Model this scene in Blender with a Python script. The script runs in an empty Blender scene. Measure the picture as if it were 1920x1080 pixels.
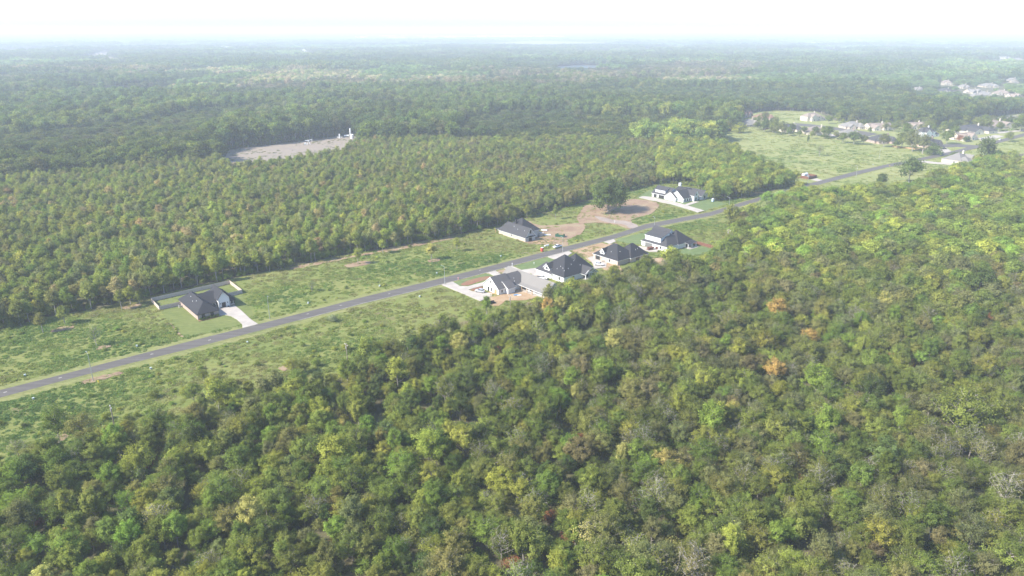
import bpy, bmesh, math, random
import numpy as np
from mathutils import Vector, Matrix

# ------------------------------------------------------------------ camera, sky, sun
SC = bpy.context.scene
C = SC.collection
CAM_H, FPX, HORIZ = 115.0, 1371.0, 53.0
PITCH = math.atan((540 - HORIZ) / FPX)
CP, SP = math.cos(PITCH), math.sin(PITCH)
cam_d = bpy.data.cameras.new('camera')
cam_d.sensor_width = 36.0
cam_d.lens = 36.0 * FPX / 1920.0
cam_d.clip_start = 1.0
cam_d.clip_end = 60000.0
cam = bpy.data.objects.new('camera', cam_d)
cam.location = (0, 0, CAM_H)
cam.rotation_euler = (math.pi / 2 - PITCH, 0, 0)
C.objects.link(cam)
SC.camera = cam

SUN_EL = math.radians(40)
SUN_AZ = math.atan2(-0.92, -0.36)            # from +Y, clockwise
W = bpy.data.worlds.new('World')
SC.world = W
W.use_nodes = True
wn, wl = W.node_tree.nodes, W.node_tree.links
wn.clear()
sky = wn.new('ShaderNodeTexSky')
sky.sky_type = 'NISHITA'
sky.sun_disc = False
sky.sun_elevation = SUN_EL
sky.sun_rotation = SUN_AZ % (2 * math.pi)
sky.altitude = 0
sky.air_density = 1.0
sky.dust_density = 0.8
sky.ozone_density = 5.0
bg = wn.new('ShaderNodeBackground')
bg.inputs['Strength'].default_value = 0.115
wo = wn.new('ShaderNodeOutputWorld')
wl.new(sky.outputs[0], bg.inputs[0])
wl.new(bg.outputs[0], wo.inputs[0])

sd = bpy.data.lights.new('sun', 'SUN')
sd.energy = 3.7
sd.angle = math.radians(1.0)
sd.color = (1.0, 0.93, 0.82)
sun = bpy.data.objects.new('sun', sd)
S = Vector((math.sin(SUN_AZ) * math.cos(SUN_EL), math.cos(SUN_AZ) * math.cos(SUN_EL), math.sin(SUN_EL)))
sun.rotation_euler = S.to_track_quat('Z', 'Y').to_euler()
sun.location = (-200, -80, 300)
C.objects.link(sun)

SC.view_settings.view_transform = 'Standard'
SC.view_settings.look = 'None'
SC.view_settings.gamma = 1.0
SC.view_settings.use_curve_mapping = False
SC.view_settings.exposure = 1.42
SC.render.engine = 'CYCLES'
cy = SC.cycles
cy.use_denoising = True
cy.max_bounces = 5
cy.diffuse_bounces = 3
cy.glossy_bounces = 2
cy.transmission_bounces = 3
cy.volume_bounces = 1
cy.transparent_max_bounces = 4
cy.caustics_reflective = False
cy.caustics_refractive = False

HAZE_DENSITY = 2.2e-4

# ------------------------------------------------------------------ helpers
R = random.Random(7)
NR = np.random.default_rng(11)

def G(x, y, z=0.0):
    """world point at height z seen at photograph pixel x,y"""
    u, v = (x - 960) / FPX, (y - 540) / FPX
    t = (z - CAM_H) / (-SP - v * CP)
    return (u * t, (CP - v * SP) * t)

def PX(X, Y, Z=0.0):
    d = Y * CP - (Z - CAM_H) * SP
    return 960 + FPX * X / d, 540 - FPX * (Y * SP + (Z - CAM_H) * CP) / d

def tag(o, label=None, cat=None, group=None, kind=None):
    if label: o['label'] = label
    if cat: o['category'] = cat
    if group: o['group'] = group
    if kind: o['kind'] = kind
    return o

def empty(name, loc, rz=0.0):
    o = bpy.data.objects.new(name, None)
    o.location = loc
    o.rotation_euler = (0, 0, rz)
    o.empty_display_size = 1.0
    C.objects.link(o)
    return o

def link(name, me, parent=None, loc=None, rot=None):
    o = bpy.data.objects.new(name, me)
    C.objects.link(o)
    if parent is not None: o.parent = parent
    if loc is not None: o.location = loc
    if rot is not None: o.rotation_euler = rot
    return o

class MB:
    def __init__(s):
        s.v, s.f, s.m = [], [], []
    def add(s, verts, faces, mi=0):
        b = len(s.v)
        s.v += [tuple(p) for p in verts]
        s.f += [tuple(b + i for i in f) for f in faces]
        s.m += [mi] * len(faces)
        return s
    def box(s, x0, x1, y0, y1, z0, z1, mi=0):
        return s.add([(x0, y0, z0), (x1, y0, z0), (x1, y1, z0), (x0, y1, z0), (x0, y0, z1), (x1, y0, z1), (x1, y1, z1), (x0, y1, z1)],
                     [(0, 3, 2, 1), (4, 5, 6, 7), (0, 1, 5, 4), (1, 2, 6, 5), (2, 3, 7, 6), (3, 0, 4, 7)], mi)
    def tube(s, p0, p1, r0, r1, n=8, mi=0, caps=True):
        p0, p1 = Vector(p0), Vector(p1)
        d = (p1 - p0).normalized()
        a = d.orthogonal().normalized()
        b = d.cross(a)
        vs = []
        for p, r in ((p0, r0), (p1, r1)):
            for i in range(n):
                t = 2 * math.pi * i / n
                vs.append(p + (a * math.cos(t) + b * math.sin(t)) * r)
        fs = [(i, (i + 1) % n, n + (i + 1) % n, n + i) for i in range(n)]
        if caps: fs += [tuple(range(n - 1, -1, -1)), tuple(range(n, 2 * n))]
        return s.add(vs, fs, mi)
    def mesh(s, name, mats):
        me = bpy.data.meshes.new(name)
        me.from_pydata(s.v, [], s.f)
        for m in (mats if isinstance(mats, (list, tuple)) else [mats]): me.materials.append(m)
        me.polygons.foreach_set('material_index', s.m)
        me.update()
        return me
    def build(s, name, mats, parent=None, loc=None, rot=None):
        return link(name, s.mesh(name, mats), parent, loc, rot)

def bevel(o, w=0.05, seg=2):
    m = o.modifiers.new('bevel', 'BEVEL')
    m.width = w
    m.segments = seg
    m.limit_method = 'ANGLE'
    return o

# numpy value noise
_tab = NR.random((256, 256))
def vnoise(x, y, scale, off=0):
    x = np.asarray(x, float) / scale + 37.3 + off * 17.7
    y = np.asarray(y, float) / scale + 11.9 + off * 29.1
    xi, yi = np.floor(x).astype(int), np.floor(y).astype(int)
    fx, fy = x - xi, y - yi
    fx, fy = fx * fx * (3 - 2 * fx), fy * fy * (3 - 2 * fy)
    g = lambda i, j: _tab[i % 256, j % 256]
    return (g(xi, yi) * (1 - fx) + g(xi + 1, yi) * fx) * (1 - fy) + (g(xi, yi + 1) * (1 - fx) + g(xi + 1, yi + 1) * fx) * fy
def fbm(x, y, scale, off=0):
    return (vnoise(x, y, scale, off) + .5 * vnoise(x, y, scale / 2.1, off + 3) + .25 * vnoise(x, y, scale / 4.3, off + 5)) / 1.75

def inpoly(P, poly):
    x, y = P[:, 0], P[:, 1]
    r = np.zeros(len(P), bool)
    n = len(poly)
    for i in range(n):
        x0, y0 = poly[i]
        x1, y1 = poly[(i + 1) % n]
        if y0 == y1: continue
        c = ((y0 > y) != (y1 > y)) & (x < (x1 - x0) * (y - y0) / (y1 - y0) + x0)
        r ^= c
    return r

# ------------------------------------------------------------------ materials
def nmat(name):
    m = bpy.data.materials.new(name)
    m.use_nodes = True
    nt = m.node_tree
    b = nt.nodes['Principled BSDF']
    b.inputs['Roughness'].default_value = 0.85
    b.inputs['Specular IOR Level'].default_value = 0.2
    return m, nt, b

def ramp(nt, fac, stops):
    r = nt.nodes.new('ShaderNodeValToRGB')
    e = r.color_ramp.elements
    while len(e) < len(stops): e.new(0.5)
    for k, (p, c) in enumerate(stops):
        e[k].position = p
        e[k].color = (*c, 1)
    nt.links.new(fac, r.inputs[0])
    return r.outputs[0]

def noise(nt, scale, detail=4, rough=0.6, vec=None, dist=0.0):
    n = nt.nodes.new('ShaderNodeTexNoise')
    n.inputs['Scale'].default_value = scale
    n.inputs['Detail'].default_value = detail
    n.inputs['Roughness'].default_value = rough
    n.inputs['Distortion'].default_value = dist
    if vec is not None: nt.links.new(vec, n.inputs['Vector'])
    return n.outputs[0]

def coords(nt, kind='Object', scale=(1, 1, 1), rz=0.0):
    t = nt.nodes.new('ShaderNodeTexCoord')
    mp = nt.nodes.new('ShaderNodeMapping')
    mp.inputs['Scale'].default_value = scale
    mp.inputs['Rotation'].default_value = (0, 0, rz)
    nt.links.new(t.outputs[kind], mp.inputs[0])
    return mp.outputs[0]

def mix(nt, fac, a, b, mode='MIX'):
    n = nt.nodes.new('ShaderNodeMix')
    n.data_type = 'RGBA'
    n.blend_type = mode
    for s, v in ((n.inputs[0], fac), (n.inputs[6], a), (n.inputs[7], b)):
        if isinstance(v, (int, float)): s.default_value = v
        elif isinstance(v, tuple): s.default_value = (*v, 1)
        else: nt.links.new(v, s)
    return n.outputs[2]

def bump(nt, b, h, strength=0.5, dist=0.1):
    n = nt.nodes.new('ShaderNodeBump')
    n.inputs['Strength'].default_value = strength
    n.inputs['Distance'].default_value = dist
    nt.links.new(h, n.inputs['Height'])
    nt.links.new(n.outputs[0], b.inputs['Normal'])

def plain(name, col, var=0.12, scale=0.8, rough=0.8, spec=0.2, metal=0.0, bmp=0.0):
    m, nt, b = nmat(name)
    v = coords(nt)
    f = noise(nt, scale, 5, 0.65, v)
    lo = tuple(c * (1 - var) for c in col)
    hi = tuple(min(1, c * (1 + var)) for c in col)
    nt.links.new(ramp(nt, f, [(0.3, lo), (0.7, hi)]), b.inputs['Base Color'])
    b.inputs['Roughness'].default_value = rough
    b.inputs['Specular IOR Level'].default_value = spec
    b.inputs['Metallic'].default_value = metal
    if bmp: bump(nt, b, noise(nt, scale * 6, 4, .7, v), bmp, .05)
    return m

def shingle(name, col):
    m, nt, b = nmat(name)
    v = coords(nt)
    n1 = noise(nt, 0.35, 3, .6, v)
    n2 = noise(nt, 5.0, 3, .7, coords(nt, scale=(1, 1, 4)))
    c = mix(nt, n2, tuple(k * .72 for k in col), tuple(k * 1.3 for k in col))
    c2 = mix(nt, n1, tuple(k * .85 for k in col), tuple(k * 1.15 for k in col))
    nt.links.new(mix(nt, .5, c, c2), b.inputs['Base Color'])
    wv = nt.nodes.new('ShaderNodeTexWave')
    wv.bands_direction = 'Z'
    wv.inputs['Scale'].default_value = 3.2
    wv.inputs['Distortion'].default_value = .3
    nt.links.new(v, wv.inputs['Vector'])
    bump(nt, b, wv.outputs[1], .5, .05)
    b.inputs['Roughness'].default_value = .9
    b.inputs['Specular IOR Level'].default_value = .15
    return m

def brick(name, a, c2, mortar):
    m, nt, b = nmat(name)
    t = nt.nodes.new('ShaderNodeTexCoord')
    sx = nt.nodes.new('ShaderNodeSeparateXYZ')
    nt.links.new(t.outputs['Object'], sx.inputs[0])
    ad = nt.nodes.new('ShaderNodeMath'); ad.operation = 'ADD'
    nt.links.new(sx.outputs[0], ad.inputs[0]); nt.links.new(sx.outputs[1], ad.inputs[1])
    cx = nt.nodes.new('ShaderNodeCombineXYZ')
    nt.links.new(ad.outputs[0], cx.inputs[0]); nt.links.new(sx.outputs[2], cx.inputs[1])
    bt = nt.nodes.new('ShaderNodeTexBrick')
    bt.inputs['Scale'].default_value = 4.0
    bt.inputs['Color1'].default_value = (*a, 1)
    bt.inputs['Color2'].default_value = (*c2, 1)
    bt.inputs['Mortar'].default_value = (*mortar, 1)
    bt.inputs['Mortar Size'].default_value = .015
    nt.links.new(cx.outputs[0], bt.inputs['Vector'])
    nz = noise(nt, .7, 4, .6)
    nt.links.new(mix(nt, nz, bt.outputs[0], mix(nt, .5, bt.outputs[0], mortar)), b.inputs['Base Color'])
    return m

M = {}
M['roof_black'] = shingle('charcoal shingles', (.040, .041, .046))
M['roof_dark'] = shingle('dark grey shingles', (.062, .062, .066))
M['roof_grey'] = shingle('weathered grey shingles', (.205, .193, .178))
M['roof_mid'] = shingle('mid grey shingles', (.125, .118, .115))
M['roof_tan'] = shingle('tan shingles', (.24, .195, .165))
M['roof_brown'] = shingle('brown shingles', (.21, .13, .10))
M['cream_far'] = plain('dull cream wall', (.44, .39, .32), .12, 1.0)
M['brick_pink'] = brick('pinkish brick', (.40, .29, .24), (.34, .23, .19), (.46, .40, .35))
M['brick_tan'] = brick('tan brick', (.50, .42, .33), (.43, .35, .27), (.52, .46, .40))
M['brick_white'] = brick('white painted brick', (.71, .71, .69), (.67, .67, .65), (.62, .62, .60))
M['white'] = plain('white siding', (.72, .72, .70), .05, 1.2, .6)
M['trim'] = plain('white trim', (.80, .80, .78), .04, 1.5, .5)
M['stone_grey'] = plain('grey stucco', (.45, .43, .41), .1, 1.0)
M['cream'] = plain('cream brick wall', (.62, .55, .45), .1, 1.0)
M['door_dark'] = plain('dark door', (.035, .033, .032), .2, 1, .5)
M['door_grey'] = plain('grey garage door', (.17, .17, .16), .1, 1, .5)
M['wood'] = plain('raw timber', (.42, .28, .15), .25, 2)
M['wood_grey'] = plain('weathered cedar fence', (.50, .42, .36), .2, 1.6)
M['wood_red'] = plain('reddish stained cedar fence', (.17, .078, .052), .2, 1.6)
M['wood_pole'] = plain('utility pole timber', (.30, .25, .19), .25, 2)
M['metal'] = plain('galvanised metal', (.52, .53, .53), .08, 2, .45, .5, .6)
M['metal_white'] = plain('white painted steel', (.78, .78, .77), .06, 1, .45, .4)
M['black'] = plain('black rubber', (.02, .02, .021), .2, 3, .7)
M['concrete'] = plain('pale concrete', (.40, .36, .315), .16, .22, .9)
M['trunk'] = plain('grey bark', (.33, .30, .265), .3, 2)
M['paint_white'] = plain('white car paint', (.78, .79, .80), .02, 1, .25, .5)
M['paint_silver'] = plain('silver car paint', (.50, .52, .55), .03, 1, .3, .5, .3)
M['paint_black'] = plain('black car paint', (.022, .023, .027), .1, 1, .25, .5)
M['paint_blue'] = plain('pale blue car paint', (.42, .52, .62), .03, 1, .3, .5)
M['plastic_red'] = plain('red plastic', (.58, .075, .06), .08, 1, .5)
M['plastic_blue'] = plain('pale blue plastic', (.45, .58, .68), .06, 1, .5)
M['tarp_blue'] = plain('blue tarpaulin', (.07, .27, .52), .15, 1, .5)
M['yellow'] = plain('yellow paint', (.75, .55, .05), .08, 1, .5)
M['green_steel'] = plain('green skip paint', (.035, .12, .075), .15, 1, .6)
M['pedestal'] = plain('pale grey utility box', (.42, .48, .45), .06, 1, .6)
M['rust'] = plain('rust brown material', (.17, .075, .05), .35, 2)
M['pink'] = plain('pink flagging', (.75, .35, .33), .1, 1)

m, nt, b = nmat('window glass')
b.inputs['Base Color'].default_value = (.03, .035, .042, 1)
b.inputs['Roughness'].default_value = .08
b.inputs['Specular IOR Level'].default_value = .6
M['glass'] = m

# asphalt
m, nt, b = nmat('worn asphalt')
v = coords(nt, scale=(1, 1, 1), rz=math.radians(-40.5))
streak = noise(nt, .9, 4, .6, coords(nt, scale=(.03, 1.0, 1), rz=math.radians(-40.5)))
fine = noise(nt, 2.2, 5, .7, v)
c = ramp(nt, streak, [(.32, (.075, .067, .060)), (.52, (.105, .095, .086)), (.7, (.135, .123, .112))])
nt.links.new(mix(nt, fine, c, mix(nt, .5, c, (.14, .13, .118))), b.inputs['Base Color'])
bump(nt, b, fine, .3, .02)
M['asphalt'] = m

# forest floor
m, nt, b = nmat('forest floor')
v = coords(nt)
n1, n2 = noise(nt, .03, 5, .6, v), noise(nt, .6, 6, .7, v)
c = ramp(nt, n1, [(.3, (.105, .086, .055)), (.5, (.10, .105, .045)), (.7, (.085, .115, .045))])
nt.links.new(mix(nt, n2, c, mix(nt, .6, c, (.15, .12, .08))), b.inputs['Base Color'])
bump(nt, b, n2, .9, .3)
M['floor'] = m

def meadow_mat(name, pal, patch=.035, soil=True):
    m, nt, b = nmat(name)
    v = coords(nt)
    vs = coords(nt, scale=(.30, 1.0, 1), rz=math.radians(-25))
    big = noise(nt, patch, 6, .62, v, .6)
    mid = noise(nt, .16, 6, .7, vs, .4)
    fine = noise(nt, 1.1, 6, .75, vs)
    c1 = ramp(nt, big, [(.33, pal[0]), (.45, pal[1]), (.56, pal[2]), (.68, pal[3])])
    c2 = ramp(nt, mid, [(.32, pal[0]), (.5, pal[2]), (.68, pal[3])])
    c = mix(nt, .5, c1, c2)
    dk = ramp(nt, fine, [(.3, (.55, .6, .55)), (.55, (1, 1, 1)), (.75, (1.35, 1.3, 1.2))])
    c = mix(nt, .85, c, dk, 'MULTIPLY')
    if soil:
        sp = noise(nt, .05, 5, .7, coords(nt, scale=(.6, 1, 1), rz=.4), .8)
        f = ramp(nt, sp, [(.60, (0, 0, 0)), (.68, (.8, .8, .8))])
        c = mix(nt, f, c, (.17, .125, .08))
    nt.links.new(c, b.inputs['Base Color'])
    bump(nt, b, fine, .8, .25)
    b.inputs['Roughness'].default_value = 1.0
    b.inputs['Specular IOR Level'].default_value = .05
    return m
M['meadow'] = meadow_mat('weedy meadow', [(.125, .168, .045), (.160, .192, .054), (.195, .212, .064), (.232, .228, .083)])
M['field'] = meadow_mat('pale hay meadow', [(.17, .215, .072), (.215, .248, .085), (.27, .28, .11), (.31, .295, .13)], .02, False)
M['lawn'] = meadow_mat('mown lawn', [(.125, .160, .048), (.145, .175, .055), (.165, .19, .062), (.185, .20, .07)], .09, False)
M['lawn_new'] = meadow_mat('new green turf', [(.115, .165, .066), (.13, .18, .072), (.15, .195, .082), (.17, .205, .09)], .09, False)
M['verge'] = meadow_mat('mown verge', [(.17, .19, .07), (.20, .215, .08), (.23, .235, .09), (.26, .24, .105)], .06, True)

def soil_mat(name, a, b2, c3):
    m, nt, b = nmat(name)
    v = coords(nt)
    n1, n2 = noise(nt, .12, 6, .65, v, .5), noise(nt, 1.2, 6, .7, v)
    c = ramp(nt, n1, [(.32, a), (.5, b2), (.68, c3)])
    dk = ramp(nt, n2, [(.3, (.75, .75, .75)), (.7, (1.2, 1.2, 1.2))])
    nt.links.new(mix(nt, .8, c, dk, 'MULTIPLY'), b.inputs['Base Color'])
    bump(nt, b, n2, .6, .1)
    return m
M['soil'] = soil_mat('bare orange soil', (.28, .175, .095), (.36, .25, .15), (.42, .33, .22))
M['soil_brown'] = soil_mat('bare brown soil', (.21, .135, .088), (.285, .195, .125), (.31, .25, .15))
M['soil_red'] = soil_mat('reddish topsoil', (.20, .085, .055), (.24, .12, .075), (.22, .16, .08))
M['gravel'] = soil_mat('gravel', (.25, .20, .175), (.30, .245, .205), (.34, .28, .23))
M['pad'] = soil_mat('gravel well pad', (.23, .195, .165), (.265, .22, .175), (.28, .235, .165))
M['cropland'] = soil_mat('pale cropland', (.15, .15, .10), (.20, .18, .125), (.24, .205, .15))

# water
m, nt, b = nmat('lake water')
b.inputs['Base Color'].default_value = (.10, .125, .14, 1)
b.inputs['Roughness'].default_value = .22
b.inputs['Specular IOR Level'].default_value = .5
bump(nt, b, noise(nt, .5, 3, .6, coords(nt)), .15, .05)
M['water'] = m

# leaves: tint comes from each tree (its pigment, with haze blue mixed in far off), shade varies leaf spray by leaf spray
def leaf_mat(name, trans=.40):
    m, nt, b = nmat(name)
    nt.nodes.remove(b)
    out = nt.nodes['Material Output']
    at = nt.nodes.new('ShaderNodeAttribute'); at.attribute_type = 'INSTANCER'; at.attribute_name = 'tint'
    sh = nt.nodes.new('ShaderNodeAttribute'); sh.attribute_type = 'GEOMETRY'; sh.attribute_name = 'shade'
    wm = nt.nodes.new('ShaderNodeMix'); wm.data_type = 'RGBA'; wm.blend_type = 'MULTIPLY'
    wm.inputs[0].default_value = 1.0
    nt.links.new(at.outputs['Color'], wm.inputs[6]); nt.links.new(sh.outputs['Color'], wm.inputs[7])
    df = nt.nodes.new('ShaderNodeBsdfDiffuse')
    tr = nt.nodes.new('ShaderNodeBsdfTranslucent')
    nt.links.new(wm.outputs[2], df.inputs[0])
    tc = mix(nt, 1.0, wm.outputs[2], (1.25, 1.3, .7), 'MULTIPLY')
    nt.links.new(tc, tr.inputs[0])
    mx = nt.nodes.new('ShaderNodeMixShader'); mx.inputs[0].default_value = trans
    nt.links.new(df.outputs[0], mx.inputs[1]); nt.links.new(tr.outputs[0], mx.inputs[2])
    nt.links.new(mx.outputs[0], out.inputs[0])
    return m
M['leaf'] = leaf_mat('leaves')

# ------------------------------------------------------------------ ground sheets
def smooth_poly(pts, it=2, jit=0.0):
    P = [Vector((p[0], p[1])) for p in pts]
    for k in range(it):
        Q = []
        for i in range(len(P)):
            a, b2 = P[i], P[(i + 1) % len(P)]
            Q += [a * .75 + b2 * .25, a * .25 + b2 * .75]
        P = Q
    if jit:
        P = [p + Vector((R.uniform(-jit, jit), R.uniform(-jit, jit))) for p in P]
    return [(p.x, p.y) for p in P]

def sheet(name, poly, z, mat, kind='structure', parent=None):
    me = bpy.data.meshes.new(name)
    bm = bmesh.new()
    vs = [bm.verts.new((x, y, z)) for x, y in poly]
    f = bm.faces.new(vs)
    f.normal_update()
    if f.normal.z < 0:
        f.normal_flip()
    bmesh.ops.triangulate(bm, faces=bm.faces[:])
    if z > .045:                                   # edges run down into the ground
        n = len(vs)
        lo = [bm.verts.new((x, y, -.05)) for x, y in poly]
        for i in range(n):
            j = (i + 1) % n
            bm.faces.new((vs[i], lo[i], lo[j], vs[j]))
        bmesh.ops.recalc_face_normals(bm, faces=bm.faces[:])
        bm.normal_update()
        if max(bm.faces, key=lambda q: abs(q.normal.z) * q.calc_area()).normal.z < 0:
            bmesh.ops.reverse_faces(bm, faces=bm.faces[:])
    bm.to_mesh(me); bm.free()
    me.materials.append(mat)
    o = link(name, me, parent)
    if kind: o['kind'] = kind
    return o

FAR = 21000.0
def ground_sheet():
    b = MB()
    rs = [0, 400, 1200, 3500, 9000, FAR]
    # a plain grid of quads, coarse far out
    xs = sorted({s * r for r in rs for s in (-1, 1)})
    for i in range(len(xs) - 1):
        for j in range(len(xs) - 1):
            b.add([(xs[i], xs[j], 0), (xs[i + 1], xs[j], 0), (xs[i + 1], xs[j + 1], 0), (xs[i], xs[j + 1], 0)], [(0, 1, 2, 3)])
    o = b.build('ground', M['floor'])
    o['kind'] = 'structure'
ground_sheet()

pg = lambda *ps: [G(*p) for p in ps]
# the long strip of cleared land with the road through it (far forest edge, then near forest edge seen at canopy height)
CLEAR = pg((-140, 650), (0, 617), (85, 595), (160, 583), (262, 561), (362, 538), (425, 525), (530, 503), (650, 478), (775, 456), (875, 437), (940, 421),
           (985, 408), (1040, 396), (1095, 378), (1165, 362), (1212, 348), (1250, 344), (1310, 350), (1338, 377), (1400, 371), (1475, 351), (1520, 340),
           (1540, 345, 7), (1490, 358, 7), (1450, 371, 8), (1405, 387, 8), (1374, 402, 8), (1374, 428, 8), (1350, 446, 8), (1340, 466, 8), (1302, 478, 7), (1262, 477, 6), (1222, 487, 7),
           (1196, 491, 8), (1158, 493, 8), (1140, 515, 8), (1122, 520, 8), (1060, 531, 8), (1035, 534, 8), (1020, 548, 8), (985, 568, 7), (962, 578, 7), (915, 588, 5), (860, 590, 8), (800, 602, 8), (740, 636, 8),
           (690, 652, 8), (600, 678, 8), (520, 690, 8), (420, 716, 8), (330, 752, 8), (260, 790, 6), (200, 812, 6), (110, 832, 6), (60, 850, 6), (-140, 905, 6))
FIELD = pg((1492, 345), (1482, 330, 8), (1462, 312, 9), (1432, 296, 10), (1396, 278, 10), (1346, 258, 10), (1352, 249), (1384, 243), (1384, 214), (1450, 207), (1530, 210), (1565, 226),
           (1700, 231), (1745, 239), (1800, 236), (1860, 219), (1920, 212), (2010, 205), (2010, 262), (1925, 270, 9), (1862, 280, 9), (1835, 300, 9), (1800, 308, 8), (1772, 320, 8),
           (1742, 326, 8), (1722, 340, 8), (1642, 350, 8), (1592, 350, 8), (1560, 350, 8), (1520, 352, 8))
PAD = pg((428, 281), (540, 268), (658, 252), (676, 262), (645, 277, 8), (560, 290, 8), (500, 299, 8), (440, 305, 8), (415, 296, 6))
STRIPS = [pg((120, 168), (480, 165.5), (482, 173), (120, 177)), pg((650, 166), (860, 156), (1040, 149), (1050, 155), (870, 163), (650, 174)), pg((1080, 145), (1330, 150), (1330, 155), (1080, 151)),
          pg((560, 205), (760, 196), (900, 192), (900, 197), (560, 212)), pg((-100, 232), (150, 226), (260, 223), (262, 228), (-100, 239))]
LAKE = pg((1037, 125), (1085, 121.5), (1150, 124), (1150, 130), (1118, 139), (1037, 139))
FARFIELDS = [pg((143, 116), (163, 104), (190, 97), (218, 96), (206, 106), (236, 116), (230, 122), (204, 121), (196, 115)),
             pg((-40, 104), (-40, 95), (90, 92), (80, 99)), pg((100, 95), (105, 88), (150, 86), (145, 93)),
             pg((850, 84.5), (1000, 77), (1130, 80), (1180, 85), (990, 90)),
             pg((1360, 82), (1520, 75), (1710, 78), (1650, 87), (1480, 85)),
             pg((1690, 82), (1920, 78), (2000, 86), (1990, 98), (1800, 96), (1720, 92)),
             pg((400, 94), (470, 88), (490, 90), (420, 97)), pg((640, 72), (1060, 68.5), (1060, 72.5), (640, 76)), pg((20, 112), (60, 109), (75, 113), (30, 117)), pg((560, 100), (640, 96), (650, 100), (570, 105)), pg((1200, 92), (1290, 89), (1300, 93), (1210, 97)), pg((230, 88), (330, 84), (340, 87), (240, 92))]
for fx, fy, fw, fh in ((60, 84, 70, 5), (210, 81, 60, 4), (330, 97, 60, 5), (470, 83, 90, 4), (520, 112, 50, 5), (700, 95, 70, 4), (760, 84, 90, 4), (620, 86, 50, 3.5), (930, 98, 60, 4), (1130, 101, 60, 4), (1250, 83, 60, 4), (1420, 97, 70, 5), (1560, 96, 60, 5),
                       (1640, 106, 50, 5), (1480, 114, 40, 5), (1800, 108, 60, 5), (1880, 118, 70, 6), (1700, 120, 40, 5), (1590, 131, 30, 5)):
    FARFIELDS.append(pg((fx - fw, fy + fh * .3), (fx - fw * .3, fy - fh * .6), (fx + fw * .7, fy - fh * .5), (fx + fw, fy + fh * .1), (fx + fw * .3, fy + fh * .6)))
sheet('cleared_land', CLEAR, .02, M['meadow'])
sheet('hay_field', FIELD, .024, M['field'])
sheet('well_pad_ground', PAD, .03, M['pad'])
sheet('lake', smooth_poly(LAKE, 1), .05, M['water'])
for k, f in enumerate(FARFIELDS):
    sheet('far_field', f, .03, M['cropland'] if k in (0, 1, 4, 5, 7) or k % 3 == 0 else M['field'])

# road from measured edges
UP = [(-150, 764), (0, 733.2), (120, 703), (240, 671.5), (360, 640.3), (480, 610.5), (560, 590), (680, 558.5), (790, 532), (880, 510), (1060, 463.5), (1150, 441), (1210, 421.5), (1332, 398.5), (1390, 380.5), (1475, 356),
      (1600, 323.2), (1660, 309.5), (1717, 298.5), (1777, 286), (1833, 272), (1880, 261), (1920, 250), (1990, 236)]
LO = [(-150, 779.5), (0, 747.5), (120, 715), (240, 684), (360, 654.6), (480, 623), (560, 601.8), (680, 570), (790, 543.5), (880, 520.5), (1060, 472.5), (1150, 449), (1210, 429.6), (1332, 405.5), (1390, 387), (1475, 362),
      (1600, 330), (1660, 315), (1717, 303.5), (1777, 291.5), (1833, 278), (1880, 266.5), (1920, 256), (1990, 242)]
def road_strip(name, A, B, z, mat):
    b = MB()
    vs, fs = [], []
    for a, c in zip(A, B):
        vs += [(*a, z), (*c, z)]
    for i in range(len(A) - 1):
        fs.append((2 * i, 2 * i + 1, 2 * i + 3, 2 * i + 2))
    o = b.add(vs, fs).build(name, mat)
    o['kind'] = 'structure'
    return o
RU = [G(*p) for p in UP]
RL = [G(*p) for p in LO]
def offs(A, B, d):
    out = []
    for a, c in zip(A, B):
        v = Vector((a[0] - c[0], a[1] - c[1])).normalized()
        out.append((a[0] + v.x * d, a[1] + v.y * d))
    return out
VU, VL = offs(RU, RL, 4.2), offs(RL, RU, 4.0)
road_strip('road_verge', VU, VL, .04, M['verge'])
road_strip('road', RU, RL, .36, M['asphalt'])
def shoulder(A, B):
    b = MB()
    O = offs(A, B, 1.1)
    for i in range(len(A) - 1):
        b.add([(*A[i], .352), (*A[i + 1], .352), (*O[i + 1], .03), (*O[i], .03)], [(0, 1, 2, 3)])
    o = b.build('road_shoulder', M['verge'])
    o['kind'] = 'structure'
shoulder(RU, RL)
shoulder(RL, RU)
ROADPOLY = offs(RU, RL, .8) + offs(RL, RU, .8)[::-1]
VERGEPOLY = VU + VL[::-1]
edge_mat = plain('concrete road edge', (.42, .39, .35), .15, .3)
road_strip('road_edge', RL[6:17], offs(RL, RU, .28)[6:17], .355, edge_mat)
for x, y in ((10, 737), (113, 710), (285, 665.5), (393, 639), (577, 590), (639, 574), (730, 552), (900, 508)):
    p = G(x, y)
    b = MB()
    b.add([(-.5, -.22, 0), (.5, -.2, 0), (.55, .2, 0), (-.45, .22, 0)], [(0, 1, 2, 3)])
    o = b.build('road_patch', edge_mat, loc=(p[0], p[1], .365), rot=(0, 0, math.radians(40)))
    o['kind'] = 'structure'

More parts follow.
